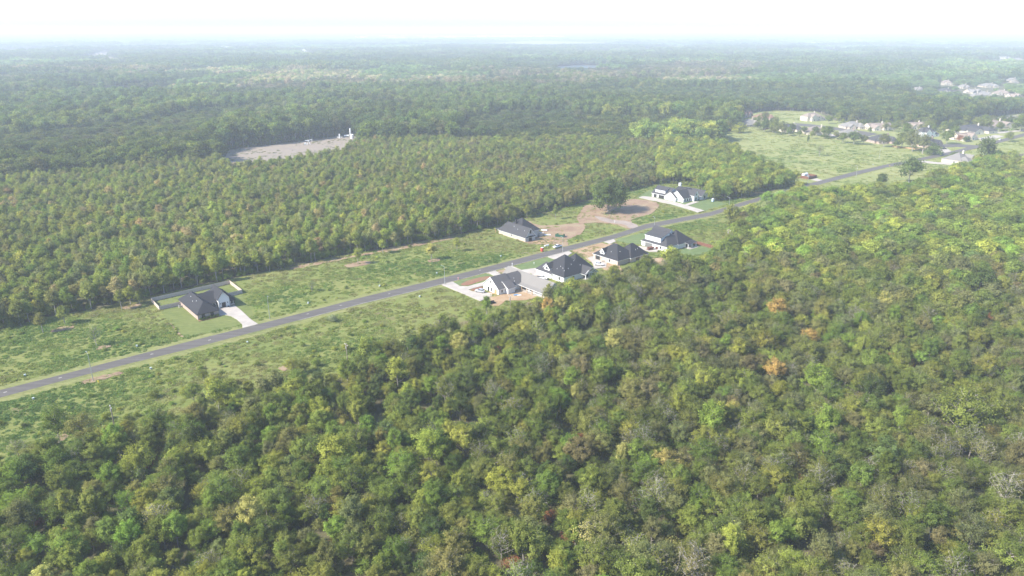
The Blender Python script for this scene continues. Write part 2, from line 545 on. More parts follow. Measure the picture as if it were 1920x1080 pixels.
# lots: lawns, drives, bare soil
BARE = []    # bare ground, thinly overgrown
GREEN = []   # polygons kept free of weeds
LAY = {'lawn': .05, 'soil': .11, 'hard': .22}
def lot(name, pts, z, mat, it=0, jit=0.0, keep=True):
    kind = 'lawn' if 'lawn' in name else ('hard' if name in ('driveway', 'side_street', 'front_path', 'apron', 'gravel_track') else 'soil')
    LAY[kind] += .004
    z = LAY[kind]
    poly = pg(*pts)
    if it: poly = smooth_poly(poly, it + 1 if kind == 'soil' else it, jit * 1.5)
    o = sheet(name, poly, z, mat)
    if keep: (BARE if kind == 'soil' else GREEN).append(poly)
    return o
H1O = G(260 + 825 / 7.385, 500 + 745 / 7.385)
def L2W(o, ang, x, y):
    a = math.radians(ang)
    return (o[0] + x * math.cos(a) - y * math.sin(a), o[1] + x * math.sin(a) + y * math.cos(a))
z2 = lambda x, y: (260 + x / 7.385, 500 + y / 7.385)
z1 = lambda x, y: (880 + x / 7.385, 460 + y / 7.385)
z3 = lambda x, y: (1090 + x / 6.194, 400 + y / 6.194)
z4 = lambda x, y: (900 + x / 9.6, 390 + y / 9.6)
z5 = lambda x, y: (1090 + x / 6.39, 320 + y / 6.39)
z8 = lambda x, y: (860 + x / 15.88, 480 + y / 15.88)
za = lambda x, y: (820 + x / 9.82, 480 + y / 9.82)
lot('lawn', [z2(290, 600), z2(620, 975), z2(900, 930), z2(1440, 800), z2(1640, 750), z2(1430, 385), z2(1270, 240), z2(185, 485)], .05, M['lawn'])
lot('driveway', [z2(1085, 690), z2(1105, 590), z2(1330, 540), z2(1420, 610), z2(1560, 740), z2(1655, 800), z2(1440, 855), z2(1432, 800), z2(1360, 735), z2(1280, 690), z2(1190, 672)], .09, M['concrete'])
lot('bare_soil_strip', [z2(430, 780), z2(460, 790), z2(600, 960), z2(640, 975), z2(580, 985)], .055, M['soil_brown'], 1, .15, False)
# white house with grey roof
lot('driveway', [za(30, 515), za(285, 455), za(300, 490), za(420, 560), za(560, 565), za(870, 480), za(860, 550), za(700, 590), za(570, 625), za(640, 655), za(1000, 690), za(1010, 740), za(790, 835), za(640, 770)], .095, M['concrete'])
lot('lawn', [za(285, 455), za(830, 320), za(990, 350), za(1000, 420), za(600, 540), za(410, 555), za(300, 490)], .07, M['lawn_new'])
lot('bare_soil_strip', [za(390, 540), za(560, 450), za(800, 390), za(990, 370), za(1020, 400), za(700, 500), za(560, 550)], .078, M['soil_red'], 1, .1)
lot('bare_soil_island', [za(575, 625), za(835, 555), za(835, 620), za(700, 650)], .083, M['soil_red'], 1)
lot('driveway', [za(835, 315), za(1065, 255), za(1085, 285), za(1180, 345), za(1150, 400), za(1040, 370), za(960, 325)], .095, M['concrete'])
lot('bare_soil_yard', [z1(200, 640), z1(640, 600), z1(900, 590), z1(1010, 690), z1(840, 760), z1(500, 760), z1(400, 860), z1(250, 800)], .06, M['soil'], 1, .3)
lot('bare_soil_strip', [za(1085, 285), za(1200, 250), za(1300, 260), za(1290, 330), za(1190, 340)], .072, M['soil_brown'], 1)
# big dark-roofed white house
lot('driveway', [z1(450, 315), z1(570, 282), z1(720, 345), z1(980, 310), z1(1010, 400), z1(1090, 480), z1(1010, 510), z1(880, 420), z1(760, 390), z1(680, 380), z1(560, 345)], .1, M['concrete'])
lot('lawn', [z1(600, 270), z1(1060, 150), z1(1220, 190), z1(1100, 280), z1(830, 345), z1(740, 345)], .075, M['lawn_new'])
lot('driveway', [z1(1065, 155), z1(1210, 122), z1(1370, 78), z1(1420, 110), z1(1300, 190), z1(1170, 195)], .1, M['concrete'])
lot('bare_soil_island', [z1(890, 400), z1(950, 370), z1(985, 375), z1(985, 415), z1(930, 425)], .104, M['soil_red'], 1)
# house under construction
lot('bare_soil_yard', [z1(1380, 80), z1(1640, 0), z3(200, 330), z3(330, 370), z3(420, 330), z3(430, 600), z3(520, 700), z3(430, 720), z3(250, 650), z3(80, 560), z3(0, 470)], .06, M['soil'], 1, .4)
lot('driveway', [z3(75, 520), z3(190, 480), z3(300, 560), z3(285, 630), z3(150, 650), z3(130, 580)], .095, M['concrete'])
lot('driveway', [z3(250, 328), z3(375, 300), z3(400, 330), z3(330, 360)], .095, M['concrete'])
lot('bare_soil_yard', [z3(640, 560), z3(960, 500), z3(1180, 560), z3(1100, 640), z3(700, 680)], .055, M['soil'], 1, .4)
# far dark house with board fence
lot('lawn', [z3(430, 300), z3(800, 200), z3(900, 190), z3(720, 360), z3(600, 360), z3(400, 320)], .075, M['lawn_new'])
lot('driveway', [z3(690, 385), z3(800, 400), z3(900, 420), z3(880, 450), z3(780, 450), z3(640, 390)], .095, M['concrete'])
lot('lawn', [z3(1120, 430), z3(1310, 350), z3(1540, 420), z3(1400, 480), z3(1200, 500)], .075, M['lawn_new'])
# tan house being finished, far side
lot('bare_soil_yard', [z4(330, 470), z4(420, 430), z4(800, 620), z4(930, 660), z4(1180, 650), z4(1450, 660), z4(1500, 700), z4(1620, 670), z4(1560, 600), z4(1640, 540), z4(1900, 440), z4(1890, 250), z4(1500, 300), z4(1020, 330), z4(840, 200), z4(600, 260)], .06, M['soil_brown'], 1, .5)
lot('bare_soil_yard', [z4(930, 590), z4(1060, 560), z4(1200, 600), z4(1180, 660), z4(960, 650)], .07, M['soil'], 1, .3)
for k, q in enumerate(([(530, 506), (600, 489), (660, 480), (700, 472), (705, 476), (640, 487), (560, 505)], [(640, 497), (690, 488), (700, 494), (655, 503)], [(90, 640 - 22), (135, 610), (140, 616), (100, 624)],
                       [(180, 652), (206, 646), (210, 651), (186, 657)], [(225, 575), (262, 568), (268, 574), (235, 582)], [(700, 470), (775, 456), (860, 440), (865, 445), (790, 460), (715, 476)], [(800, 488), (826, 484), (828, 489), (806, 493)],
                       [(150, 716), (190, 704), (230, 697), (232, 702), (190, 713), (155, 722)], [(520, 690), (545, 683), (560, 688), (530, 697)], [(85, 830), (120, 812), (130, 820), (100, 838)])):
    lot('bare_soil_patch', q, .045 + .001 * k, M['soil_brown'], 2, .35, False)
# oak lot
lot('bare_soil_lot', [z5(-20, 480), z5(60, 400), z5(300, 420), z5(560, 340), z5(800, 350), z5(960, 400), z5(880, 510), z5(640, 580), z5(560, 600), z5(700, 670), z5(570, 710), z5(420, 640), z5(120, 620), z5(-60, 650)], .06, M['soil_brown'], 1, .5)
lot('gravel_track', [z5(130, 545), z5(260, 555), z5(400, 600), z5(560, 605), z5(710, 672), z5(590, 705), z5(520, 650), z5(380, 635), z5(250, 610)], .07, M['gravel'], 1, .3)
# white modern house
lot('lawn', [z5(640, 330), z5(830, 230), z5(1530, 310), z5(1560, 340), z5(1740, 400), z5(1480, 485), z5(1380, 500), z5(1000, 390), z5(700, 320)], .075, M['lawn_new'])
lot('driveway', [z5(690, 325), z5(735, 308), z5(850, 318), z5(1000, 355), z5(1190, 395), z5(1475, 482), z5(1395, 503), z5(1080, 405), z5(870, 365)], .1, M['concrete'])
lot('front_path', [z5(1215, 418), z5(1350, 370), z5(1410, 378), z5(1260, 425)], .1, M['concrete'])
# subdivision across the field
z6 = lambda x, y: (1340 + x / 6, 190 + y / 6)
z7 = lambda x, y: (1600 + x / 6, 190 + y / 6)
lot('lawn', [z6(640, 300), z6(800, 215), z6(1300, 220), z7(0, 300), z7(900, 390), z7(1300, 330), z7(1960, 340), z7(1960, 400), z7(1300, 500), z7(800, 540), z7(250, 500), z6(1300, 400), z6(760, 330)], .05, M['field'])
lot('side_street', [z6(900, 245), z6(1100, 262), z6(1300, 285), z7(120, 340), z7(280, 370), z7(140, 400), z6(1400, 330), z6(1100, 290), z6(930, 275)], .09, M['asphalt'])
lot('driveway', [z6(640, 280), z6(800, 275), z6(900, 262), z6(950, 280), z6(700, 300)], .1, M['concrete'])
lot('driveway', [z6(1280, 370), z6(1420, 375), z6(1480, 400), z6(1260, 400)], .1, M['concrete'])
lot('driveway', [z7(150, 400), z7(300, 395), z7(260, 440), z7(180, 440)], .1, M['concrete'])
lot('driveway', [z7(950, 540), z7(1040, 520), z7(1110, 570), z7(1000, 590)], .1, M['concrete'])
lot('driveway', [z7(1400, 420), z7(1600, 380), z7(1700, 395), z7(1560, 430), z7(1440, 450)], .1, M['concrete'])
lot('driveway', [z7(1600, 350), z7(1920, 320), z7(1920, 335), z7(1640, 365)], .1, M['concrete'])
lot('driveway', [z7(730, 680), z7(800, 670), z7(960, 690), z7(1180, 680), z7(1180, 720), z7(900, 705)], .1, M['concrete'])
lot('side_street', [z7(950, 490), z7(1160, 480), z7(1400, 500), z7(1400, 520), z7(1150, 515), z7(1000, 520)], .095, M['asphalt'])

# ------------------------------------------------------------------ houses
def roof_z(bk, x, y):
    x0, x1, y0, y1, e, r, t = bk[:7]
    w, d = x1 - x0, y1 - y0
    if t == 'gx': return e + (r - e) * (1 - abs(y - (y0 + y1) / 2) / (d / 2))
    if t == 'gy': return e + (r - e) * (1 - abs(x - (x0 + x1) / 2) / (w / 2))
    m = min(w, d) / 2
    return e + (r - e) * min(1, min(x - x0, x1 - x, y - y0, y1 - y) / m)

def wall_mesh(bk):
    x0, x1, y0, y1, e, r, t = bk[:7]
    b = MB()
    xm, ym = (x0 + x1) / 2, (y0 + y1) / 2
    b.add([(x0, y0, 0), (x1, y0, 0), (x1, y1, 0), (x0, y1, 0), (x0, y0, e), (x1, y0, e), (x1, y1, e), (x0, y1, e)],
          [(0, 1, 5, 4), (1, 2, 6, 5), (2, 3, 7, 6), (3, 0, 4, 7)])
    if t == 'gx': b.add([(x0, y0, e), (x0, y1, e), (x0, ym, r - .02), (x1, y0, e), (x1, y1, e), (x1, ym, r - .02)], [(0, 2, 1), (3, 4, 5)])
    if t == 'gy': b.add([(x0, y0, e), (x1, y0, e), (xm, y0, r - .02), (x0, y1, e), (x1, y1, e), (xm, y1, r - .02)], [(0, 1, 2), (3, 5, 4)])
    return b

def roof_mesh(bk, o=.45):
    x0, x1, y0, y1, e, r, t = bk[:7]
    w, d = x1 - x0, y1 - y0
    m = (d if t in ('gx', 'hx') else w) / 2
    if t in ('h',): m = min(w, d) / 2
    sl = (r - e) / m
    ez = e - sl * o + .06
    X0, X1, Y0, Y1 = x0 - o, x1 + o, y0 - o, y1 + o
    xm, ym = (x0 + x1) / 2, (y0 + y1) / 2
    rz = r + .06
    if t == 'gx': r0, r1 = (X0, ym), (X1, ym)
    elif t == 'gy': r0, r1 = (xm, Y0), (xm, Y1)
    elif t == 'hx': r0, r1 = (min(x0 + m, xm - .05), ym), (max(x1 - m, xm + .05), ym)
    else: r0, r1 = (xm, min(y0 + m, ym - .05)), (xm, max(y1 - m, ym + .05))
    th = .2
    vs = []
    for dz in (0, -th):
        vs += [(X0, Y0, ez + dz), (X1, Y0, ez + dz), (X1, Y1, ez + dz), (X0, Y1, ez + dz), (*r0, rz + dz), (*r1, rz + dz)]
    if t in ('gx', 'hx'):
        top = [(0, 1, 5, 4), (2, 3, 4, 5)]
        ends = [(3, 0, 4), (1, 2, 5)]
    else:
        top = [(3, 0, 4, 5), (1, 2, 5, 4)]
        ends = [(0, 1, 4), (2, 3, 5)]
    rim = [(0, 1), (1, 2), (2, 3), (3, 0)]
    fs = list(top)
    b = MB()
    trim = []
    if t[0] == 'h':
        fs += ends
        trim += [(i, j, j + 6, i + 6) for i, j in rim]
    elif t == 'gx':
        trim += [(i, j, j + 6, i + 6) for i, j in ((0, 1), (2, 3), (3, 4), (4, 0), (1, 5), (5, 2))]
    else:
        trim += [(i, j, j + 6, i + 6) for i, j in ((1, 2), (3, 0), (0, 4), (4, 1), (2, 5), (5, 3))]
    under = [tuple(k + 6 for k in reversed(f)) for f in fs]
    b.add(vs, fs, 0)
    k0 = len(b.f)
    b.f += trim + under
    b.m += [1] * (len(trim) + len(under))
    return b

def add_window(par, face, at, c, zc, w, h, frame=None, glass=None, shutters=None, name='window'):
    """face '-y'/'-x'/'+x': wall plane at coordinate `at`, centre c along the wall, zc height"""
    f, p = MB(), MB()
    fw = .12
    def rect(mb, a0, a1, z0, z1, d0, d1):
        if face == '-y': mb.box(a0, a1, at - d1, at - d0, z0, z1)
        elif face == '+y': mb.box(a0, a1, at + d0, at + d1, z0, z1)
        elif face == '-x': mb.box(at - d1, at - d0, a0, a1, z0, z1)
        else: mb.box(at + d0, at + d1, a0, a1, z0, z1)
    a0, a1, q0, q1 = c - w / 2, c + w / 2, zc - h / 2, zc + h / 2
    rect(f, a0 - fw, a1 + fw, q1, q1 + fw, .003, .10)
    rect(f, a0 - fw, a1 + fw, q0 - fw, q0, .003, .12)
    rect(f, a0 - fw, a0, q0, q1, .003, .09)
    rect(f, a1, a1 + fw, q0, q1, .003, .09)
    rect(p, a0, a1, q0, q1, .004, .04)
    fo = f.build(name, frame or M['trim'], par)
    p.build('pane', glass or M['glass'], fo)
    if shutters:
        s = MB()
        rect(s, a0 - fw - .5, a0 - fw - .02, q0, q1, .004, .07)
        s.build('shutter', shutters, par)
        s = MB()
        rect(s, a1 + fw + .02, a1 + fw + .5, q0, q1, .004, .07)
        s.build('shutter', shutters, par)
    return fo

def house(name, label, origin, ang, blocks, roof, trim=None, cat='house', group=None):
    root = empty(name, (origin[0], origin[1], .0), math.radians(ang))
    tag(root, label, cat, group)
    for bk in blocks:
        wm = bk[7]
        w = wall_mesh(bk).build('wall', wm, root)
        bk_r = bk[8] if len(bk) > 8 else roof
        roof_mesh(bk).build('roof', [bk_r, trim or M['trim']], root)
    return root

def vents(root, spots, blocks):
    for x, y in spots:
        z = max(roof_z(b, x, y) for b in blocks if b[0] <= x <= b[1] and b[2] <= y <= b[3])
        b = MB()
        b.tube((x, y, z - .2), (x, y, z + .42), .07, .07, 6)
        b.tube((x, y, z - .05), (x, y, z + .12), .19, .1, 6)
        b.build('vent_pipe', M['metal_white'], root)

def chimney(root, x, y, z0, z1, w, mat):
    b = MB()
    b.box(x - w / 2, x + w / 2, y - w / 2, y + w / 2, z0, z1)
    b.box(x - w / 2 - .1, x + w / 2 + .1, y - w / 2 - .1, y + w / 2 + .1, z1, z1 + .18)
    b.tube((x, y, z1 + .18), (x, y, z1 + .6), .2, .2, 8)
    return b.build('chimney', mat, root)

def posts(root, pts, h, mat, w=.28, name='porch_post'):
    for x, y in pts:
        MB().box(x - w / 2, x + w / 2, y - w / 2, y + w / 2, 0, h).build(name, mat, root)

def door(root, face, at, c, w, h, mat, name='door'):
    f = MB()
    if face == '-y':
        f.box(c - w / 2, c + w / 2, at - .06, at - .003, 0, h)
    elif face == '-x':
        f.box(at - .06, at - .003, c - w / 2, c + w / 2, 0, h)
    o = f.build(name, mat, root)
    k = MB()
    if name == 'garage_door':
        for i in range(1, 4):
            z = h * i / 4
            if face == '-y': k.box(c - w / 2, c + w / 2, at - .075, at - .058, z - .02, z + .02)
            else: k.box(at - .075, at - .058, c - w / 2, c + w / 2, z - .02, z + .02)
        k.build('door_groove', M['black'], o)
    else:
        if face == '-y': k.box(c + w / 2 - .2, c + w / 2 - .1, at - .12, at - .06, .95, 1.1)
        else: k.box(at - .12, at - .06, c + w / 2 - .2, c + w / 2 - .1, .95, 1.1)
        k.build('handle', M['metal'], o)
    return o

# --- brick house with white entrance gable (left)
A40 = 40
BKm = M['brick_pink']
bl = [(0.0, 8.6, 0.0, 24.2, 2.9, 6.2, 'hy', BKm), (5.0, 13.0, 9.4, 22.5, 2.9, 6.0, 'gx', BKm), (9.6, 18.8, 10.0, 24.0, 2.9, 7.2, 'hx', BKm),
      (11.5, 16.3, 8.0, 19.0, 4.6, 7.7, 'gy', M['brick_white']), (14.0, 18.6, 8.6, 20.0, 2.9, 5.2, 'hy', BKm)]
h1 = house('brick_house', 'pinkish brick house with white entrance gable and black roof inside a fenced lot', H1O, A40, bl, M['roof_black'], M['door_dark'])
for x in (2.3, 5.9): add_window(h1, '-y', 0, x, 1.5, 1.1, 1.7, M['black'])
add_window(h1, '-y', 9.4, 10.1, 1.6, 1.3, 1.5, shutters=M['black'])
add_window(h1, '-y', 8.6, 17.4, 1.6, 1.1, 1.5, shutters=M['black'])
door(h1, '-y', 8.0, 13.7, 1.7, 2.5, M['door_dark'])
for x in (12.2, 15.4):
    MB().box(x - .12, x + .12, 7.82, 7.99, 1.9, 2.4).build('wall_lamp', M['black'], h1)
    MB().box(x - .35, x + .35, 7.1, 7.7, .0, .6).build('planter', M['black'], h1)
MB().box(12.6, 14.9, 7.2, 8.0, 0, .16).build('step', M['concrete'], h1)
vents(h1, [(3.0, 16.5), (3.0, 9.3), (2.2, 11.8)], bl)
chimney(h1, 5.3, 21.5, 3.6, 5.0, .55, M['black'])

# --- fence of the brick house
def fence(name, label, pts, h, mat, seg=2.44, loose=0.0):
    root = empty(name, (pts[0][0], pts[0][1], 0))
    tag(root, label, 'fence')
    ox, oy = pts[0]
    for a, c in zip(pts[:-1], pts[1:]):
        d = Vector((c[0] - a[0], c[1] - a[1]))
        n = max(1, round(d.length / seg))
        ang = math.atan2(d.y, d.x)
        L = d.length / n
        pm = MB().box(.02, L - .02, -.02, .02, .05, h).mesh('panel', mat)
        rm = MB()
        rm.box(-.06, .06, -.08, .04, 0, h + .04)
        pmesh = rm.mesh('post', mat)
        for i in range(n):
            x, y = a[0] + d.x * i / n - ox, a[1] + d.y * i / n - oy
            link('panel', pm, root, (x, y, R.uniform(-.03, .03)), (0, 0, ang))
            link('post', pmesh, root, (x, y, 0), (0, 0, ang))
    return root
f = lambda x, y: L2W(H1O, A40, x, y)
fence('board_fence', 'weathered grey board fence enclosing the back yard of the brick house',
      [f(0.0, 22.9), f(-8.9, 22.9), f(-8.7, 36.0), f(27.0, 37.8), f(26.6, 20.8), f(18.8, 20.4)], 1.85, M['wood_grey'])

# --- white house, grey roof
HA = G(*z1(190, 600))
WH = M['white']
ba = [(0.0, 8.2, -11.6, -0.4, 3.0, 7.4, 'gx', WH, M['roof_mid']), (4.0, 8.1, -13.6, -6.0, 2.95, 5.2, 'gx', WH, M['roof_mid']), (8.0, 16.0, -11.2, -0.6, 2.9, 6.9, 'gx', WH, M['roof_mid']),
      (13.9, 22.5, -29.0, 3.0, 2.9, 6.6, 'gy', WH, M['roof_grey'])]
ha = house('white_house', 'white house under a grey roof with wooden back porch and long curved drive', HA, A40, ba, M['roof_grey'])
# porch roof over the left side of the wing, carried on timber posts
pr = MB()
pr.add([(11.7, -28.6, 2.55), (14.6, -28.6, 3.22), (14.6, -11.0, 3.22), (11.7, -11.0, 2.55)], [(0, 1, 2, 3)])
pr.add([(11.7, -28.6, 2.37), (14.6, -28.6, 3.04), (14.6, -11.0, 3.04), (11.7, -11.0, 2.37)], [(3, 2, 1, 0)], 1)
pr.add([(11.7, -28.6, 2.55), (11.7, -11.0, 2.55), (11.7, -11.0, 2.37), (11.7, -28.6, 2.37)], [(0, 1, 2, 3)], 1)
pr.build('porch_roof', [M['roof_grey'], M['trim']], ha)
posts(ha, [(11.95, -14.0), (11.95, -17.6), (11.95, -21.2), (11.95, -28.2)], 2.42, M['wood'])
MB().box(11.7, 13.9, -28.6, -11.2, 0, .14).build('porch_floor', M['concrete'], ha)
add_window(ha, '-x', 0, -6.0, 5.0, .9, 1.1, M['stone_grey'])
add_window(ha, '-x', 0, -6.6, 1.4, .9, 1.6, M['stone_grey'])
door(ha, '-x', 0, -9.4, 1.9, 2.3, M['wood'])
door(ha, '-x', 0, -4.2, 1.3, 2.2, M['door_dark'])
add_window(ha, '-y', -11.6, 2.0, 1.5, .9, 1.2, M['trim'])
add_window(ha, '-x', 13.9, -18.5, 1.5, 1.6, 1.5, M['black'])
add_window(ha, '-x', 13.9, -13.0, 1.3, 2.6, 2.2, M['black'], name='patio_window')
add_window(ha, '-x', 13.9, -26.2, 1.6, 1.0, 1.4, M['trim'])
vents(ha, [(11.6, -8.6), (10.9, -9.9)], ba)

# --- big white house with steep charcoal hip roof
HB = G(*z1(1310, 510))
bb = [(-1.2, 17.0, -1.2, 17.0, 3.2, 10.6, 'hy', WH, M['roof_black']), (10.0, 21.6, 2.0, 15.0, 3.1, 9.4, 'hx', WH, M['roof_black']), (-1.6, 5.5, 7.2, 18.2, 3.0, 6.4, 'hy', WH, M['roof_dark']),
      (-1.0, 6.5, 9.2, 13.2, 5.0, 6.9, 'gx', WH, M['roof_dark'])]
hb = house('white_house', 'big white house under a steep charcoal hip roof with trussed back porch', HB, A40, bb, M['roof_dark'])
# porch wing: gable roof on posts with an open timber truss
pb = (10.2, 17.6, -4.6, 5.0, 2.95, 5.7, 'gy')
roof_mesh(pb).build('porch_roof', [M['roof_dark'], M['trim']], hb)
posts(hb, [(10.4, -4.3), (17.4, -4.3), (10.4, -1.4), (17.4, -1.4)], 2.95, M['trim'], .34)
tr = MB()
for p, q in (((10.2, 2.95), (17.6, 2.95)), ((13.9, 2.95), (13.9, 5.6)), ((13.9, 3.1), (12.0, 4.25)), ((13.9, 3.1), (15.8, 4.25)), ((10.3, 3.0), (13.9, 5.6)), ((17.5, 3.0), (13.9, 5.6))):
    tr.tube((p[0], -4.4, p[1]), (q[0], -4.4, q[1]), .14, .14, 4)
tr.build('truss', M['trim'], hb)
MB().box(10.0, 17.8, -4.8, -1.25, 0, .14).build('porch_floor', M['concrete'], hb)
door(hb, '-x', -1.6, 14.6, 4.6, 2.5, M['trim'], 'garage_door')
add_window(hb, '-x', -1.0, 11.2, 4.6, 1.6, 1.1, M['trim'])
add_window(hb, '-y', -1.2, 5.0, 1.6, 1.4, 1.5, M['trim'])
add_window(hb, '-y', -1.2, 13.8, 1.3, 3.0, 2.2, M['black'], name='patio_window')
add_window(hb, '-x', -1.2, 2.0, 1.6, 1.1, 1.5, M['trim'])
vents(hb, [(7.5, 3.0), (10.5, 4.2), (12.0, 5.2), (4.2, 1.6), (1.2, 1.2), (2.4, 5.0), (2.0, 3.0), (1.0, 6.0), (12.5, 1.8)], bb)

# --- dark-roofed house under construction
HC = G(*z3(440, 600))
TB = M['brick_tan']
bc = [(-2.0, 13.0, -0.6, 16.5, 3.0, 8.7, 'hy', TB), (7.0, 20.5, -1.6, 10.0, 3.0, 8.2, 'hx', TB)]
hc = house('brick_house', 'unfinished tan brick house with charcoal roof and white dormer on bare orange soil', HC, A40, bc, M['roof_black'])
dm = (-1.2, 5.0, 9.6, 12.6, 4.9, 6.7, 'gx', WH)
wall_mesh((-1.2, 5.0, 9.6, 12.6, 4.9, 6.7, 'gx')).build('dormer', WH, hc)
rd = roof_mesh(dm, .3).build('dormer_roof', [M['roof_black'], M['trim']], hc)
add_window(hc, '-x', -1.2, 11.1, 4.6, 1.0, 1.2, M['trim'])
door(hc, '-x', -2.0, 13.2, 3.0, 2.5, M['door_dark'], 'garage_door')  # garage bay is open framing; dark panel stands in for its shaded inside
MB().box(-2.3, -2.0, 11.0, 11.5, 0, 2.9).build('brick_pier', TB, hc)
MB().box(-2.3, -2.0, 14.9, 15.4, 0, 2.9).build('brick_pier', TB, hc)
add_window(hc, '-x', -2.0, 5.0, 1.6, 1.2, 1.5, M['trim'])
add_window(hc, '-y', -1.6, 12.5, 1.4, 2.6, 2.0, M['black'], name='patio_window')
vents(hc, [(15.2, 1.2), (13.4, 1.0), (3.5, 3.0), (1.0, 6.8)], bc)

# --- white house with long dormer
HD = G(*z3(985, 450))
bd = [(0.0, 17.0, -0.4, 17.5, 3.1, 9.0, 'hy', WH, M['roof_dark']), (6.0, 18.0, 7.0, 18.5, 3.1, 9.3, 'gy', WH, M['roof_dark']), (9.0, 22.0, -1.0, 13.0, 3.1, 8.6, 'hx', WH, M['roof_black'])]
hd = house('white_house', 'white house with charcoal roof, long white dormer and brown fenced back yard', HD, A40, bd, M['roof_black'])
dq = MB()
dq.add([(1.0, 5.0, 3.2), (8.4, 5.0, 3.2), (8.4, 5.0, 8.35), (1.0, 5.0, 6.3), (1.0, 16.0, 3.2), (8.4, 16.0, 3.2), (8.4, 16.0, 8.35), (1.0, 16.0, 6.3)], [(0, 1, 2, 3), (5, 4, 7, 6), (4, 0, 3, 7), (1, 5, 6, 2)])
dq.build('dormer', WH, hd)
sh = MB()
sh.add([(0.6, 4.7, 6.5), (0.6, 16.3, 6.5), (8.5, 16.3, 8.7), (8.5, 4.7, 8.7)], [(0, 3, 2, 1)])
sh.add([(0.6, 4.7, 6.3), (0.6, 16.3, 6.3), (8.5, 16.3, 8.5), (8.5, 4.7, 8.5)], [(0, 1, 2, 3)], 1)
sh.add([(0.6, 4.7, 6.5), (0.6, 16.3, 6.5), (0.6, 16.3, 6.3), (0.6, 4.7, 6.3)], [(0, 1, 2, 3)], 1)
sh.build('dormer_roof', [M['roof_dark'], M['trim']], hd)
door(hd, '-x', 0, 12.4, 5.0, 2.5, M['door_grey'], 'garage_door')
add_window(hd, '-x', 0, 4.0, 1.6, 1.1, 1.4, M['trim'])
posts(hd, [(14.5, -3.6), (18.0, -3.6), (21.6, -3.6)], 2.7, M['trim'])
pq = MB()
pq.add([(14.0, -4.0, 2.7), (22.0, -4.0, 2.7), (22.0, -.7, 3.3), (14.0, -.7, 3.3)], [(0, 1, 2, 3)])
pq.add([(14.0, -4.0, 2.5), (22.0, -4.0, 2.5), (22.0, -.7, 3.1), (14.0, -.7, 3.1)], [(3, 2, 1, 0)], 1)
pq.build('porch_roof', [M['roof_black'], M['trim']], hd)
MB().box(14.0, 22.2, -5.4, -1.05, 0, .14).build('porch_floor', M['concrete'], hd)
add_window(hd, '-y', -1.0, 17.5, 1.3, 3.0, 2.1, M['black'], name='patio_window')
g = lambda x, y: G(*z3(x, y))
fence('board_fence', 'reddish brown board fence behind the white house with the long dormer', [g(1290, 345), g(1345, 362), g(1545, 415)], 1.9, M['wood_red'])

# --- tan brick house on the far side
HE = G(*z4(815, 615))
be = [(0.0, 7.6, 0.0, 24.0, 2.9, 7.6, 'hy', M['brick_tan'], M['roof_dark']), (0.02, 7.58, 0.0, 5.0, 2.9, 7.58, 'gy', M['brick_tan'], M['roof_dark']), (5.0, 19.0, 9.0, 24.5, 2.9, 9.0, 'hy', M['brick_tan'], M['roof_black'])]
he = house('brick_house', 'tan brick house with grey gable front standing beside builders rubble and a green skip', HE, A40, be, M['roof_dark'])
gb = MB()
gb.add([(-.02, -.05, 0), (7.62, -.05, 0), (7.62, -.05, 2.85), (3.8, -.05, 7.4), (-.02, -.05, 2.85)], [(0, 1, 2, 3, 4)])
gb.build('gable_front', M['stone_grey'], he)
door(he, '-y', -.05, 3.8, 2.3, 2.4, M['door_dark'])
add_window(he, '-y', -.05, 3.8, 5.4, .9, 1.6, M['black'])
aw = MB()
aw.add([(2.2, -1.1, 2.7), (5.4, -1.1, 2.7), (5.4, -.06, 3.1), (2.2, -.06, 3.1), (2.2, -1.1, 2.6), (5.4, -1.1, 2.6), (5.4, -.06, 3.0), (2.2, -.06, 3.0)],
       [(0, 1, 2, 3), (7, 6, 5, 4), (0, 4, 5, 1), (1, 5, 6, 2), (3, 7, 4, 0)])
aw.build('door_canopy', M['black'], he)
wall_mesh((7.6, 13.0, 4.0, 10.0, 4.2, 5.4, 'gx')).build('porch_wall', M['stone_grey'], he)
roof_mesh((7.6, 13.0, 4.0, 10.0, 4.2, 5.6, 'gx'), .3).build('porch_roof', [M['roof_black'], M['trim']], he)
add_window(he, '-x', 0, 12.0, 1.6, 1.0, 1.4, M['trim'])
posts(he, [(.2, 27.2), (3.6, 27.2)], 2.6, M['wood'])
pe = MB()
pe.add([(-.3, 27.6, 2.6), (7.0, 27.6, 2.6), (7.0, 23.5, 3.0), (-.3, 23.5, 3.0)], [(3, 2, 1, 0)])
pe.add([(-.3, 27.6, 2.45), (7.0, 27.6, 2.45), (7.0, 23.5, 2.85), (-.3, 23.5, 2.85)], [(0, 1, 2, 3)], 1)
pe.build('porch_roof', [M['roof_dark'], M['trim']], he)
chimney(he, 8.4, 18.0, 6.0, 8.2, .8, M['roof_black'])
vents(he, [(2.0, 9.0), (2.2, 3.2), (2.6, 13.0)], be)

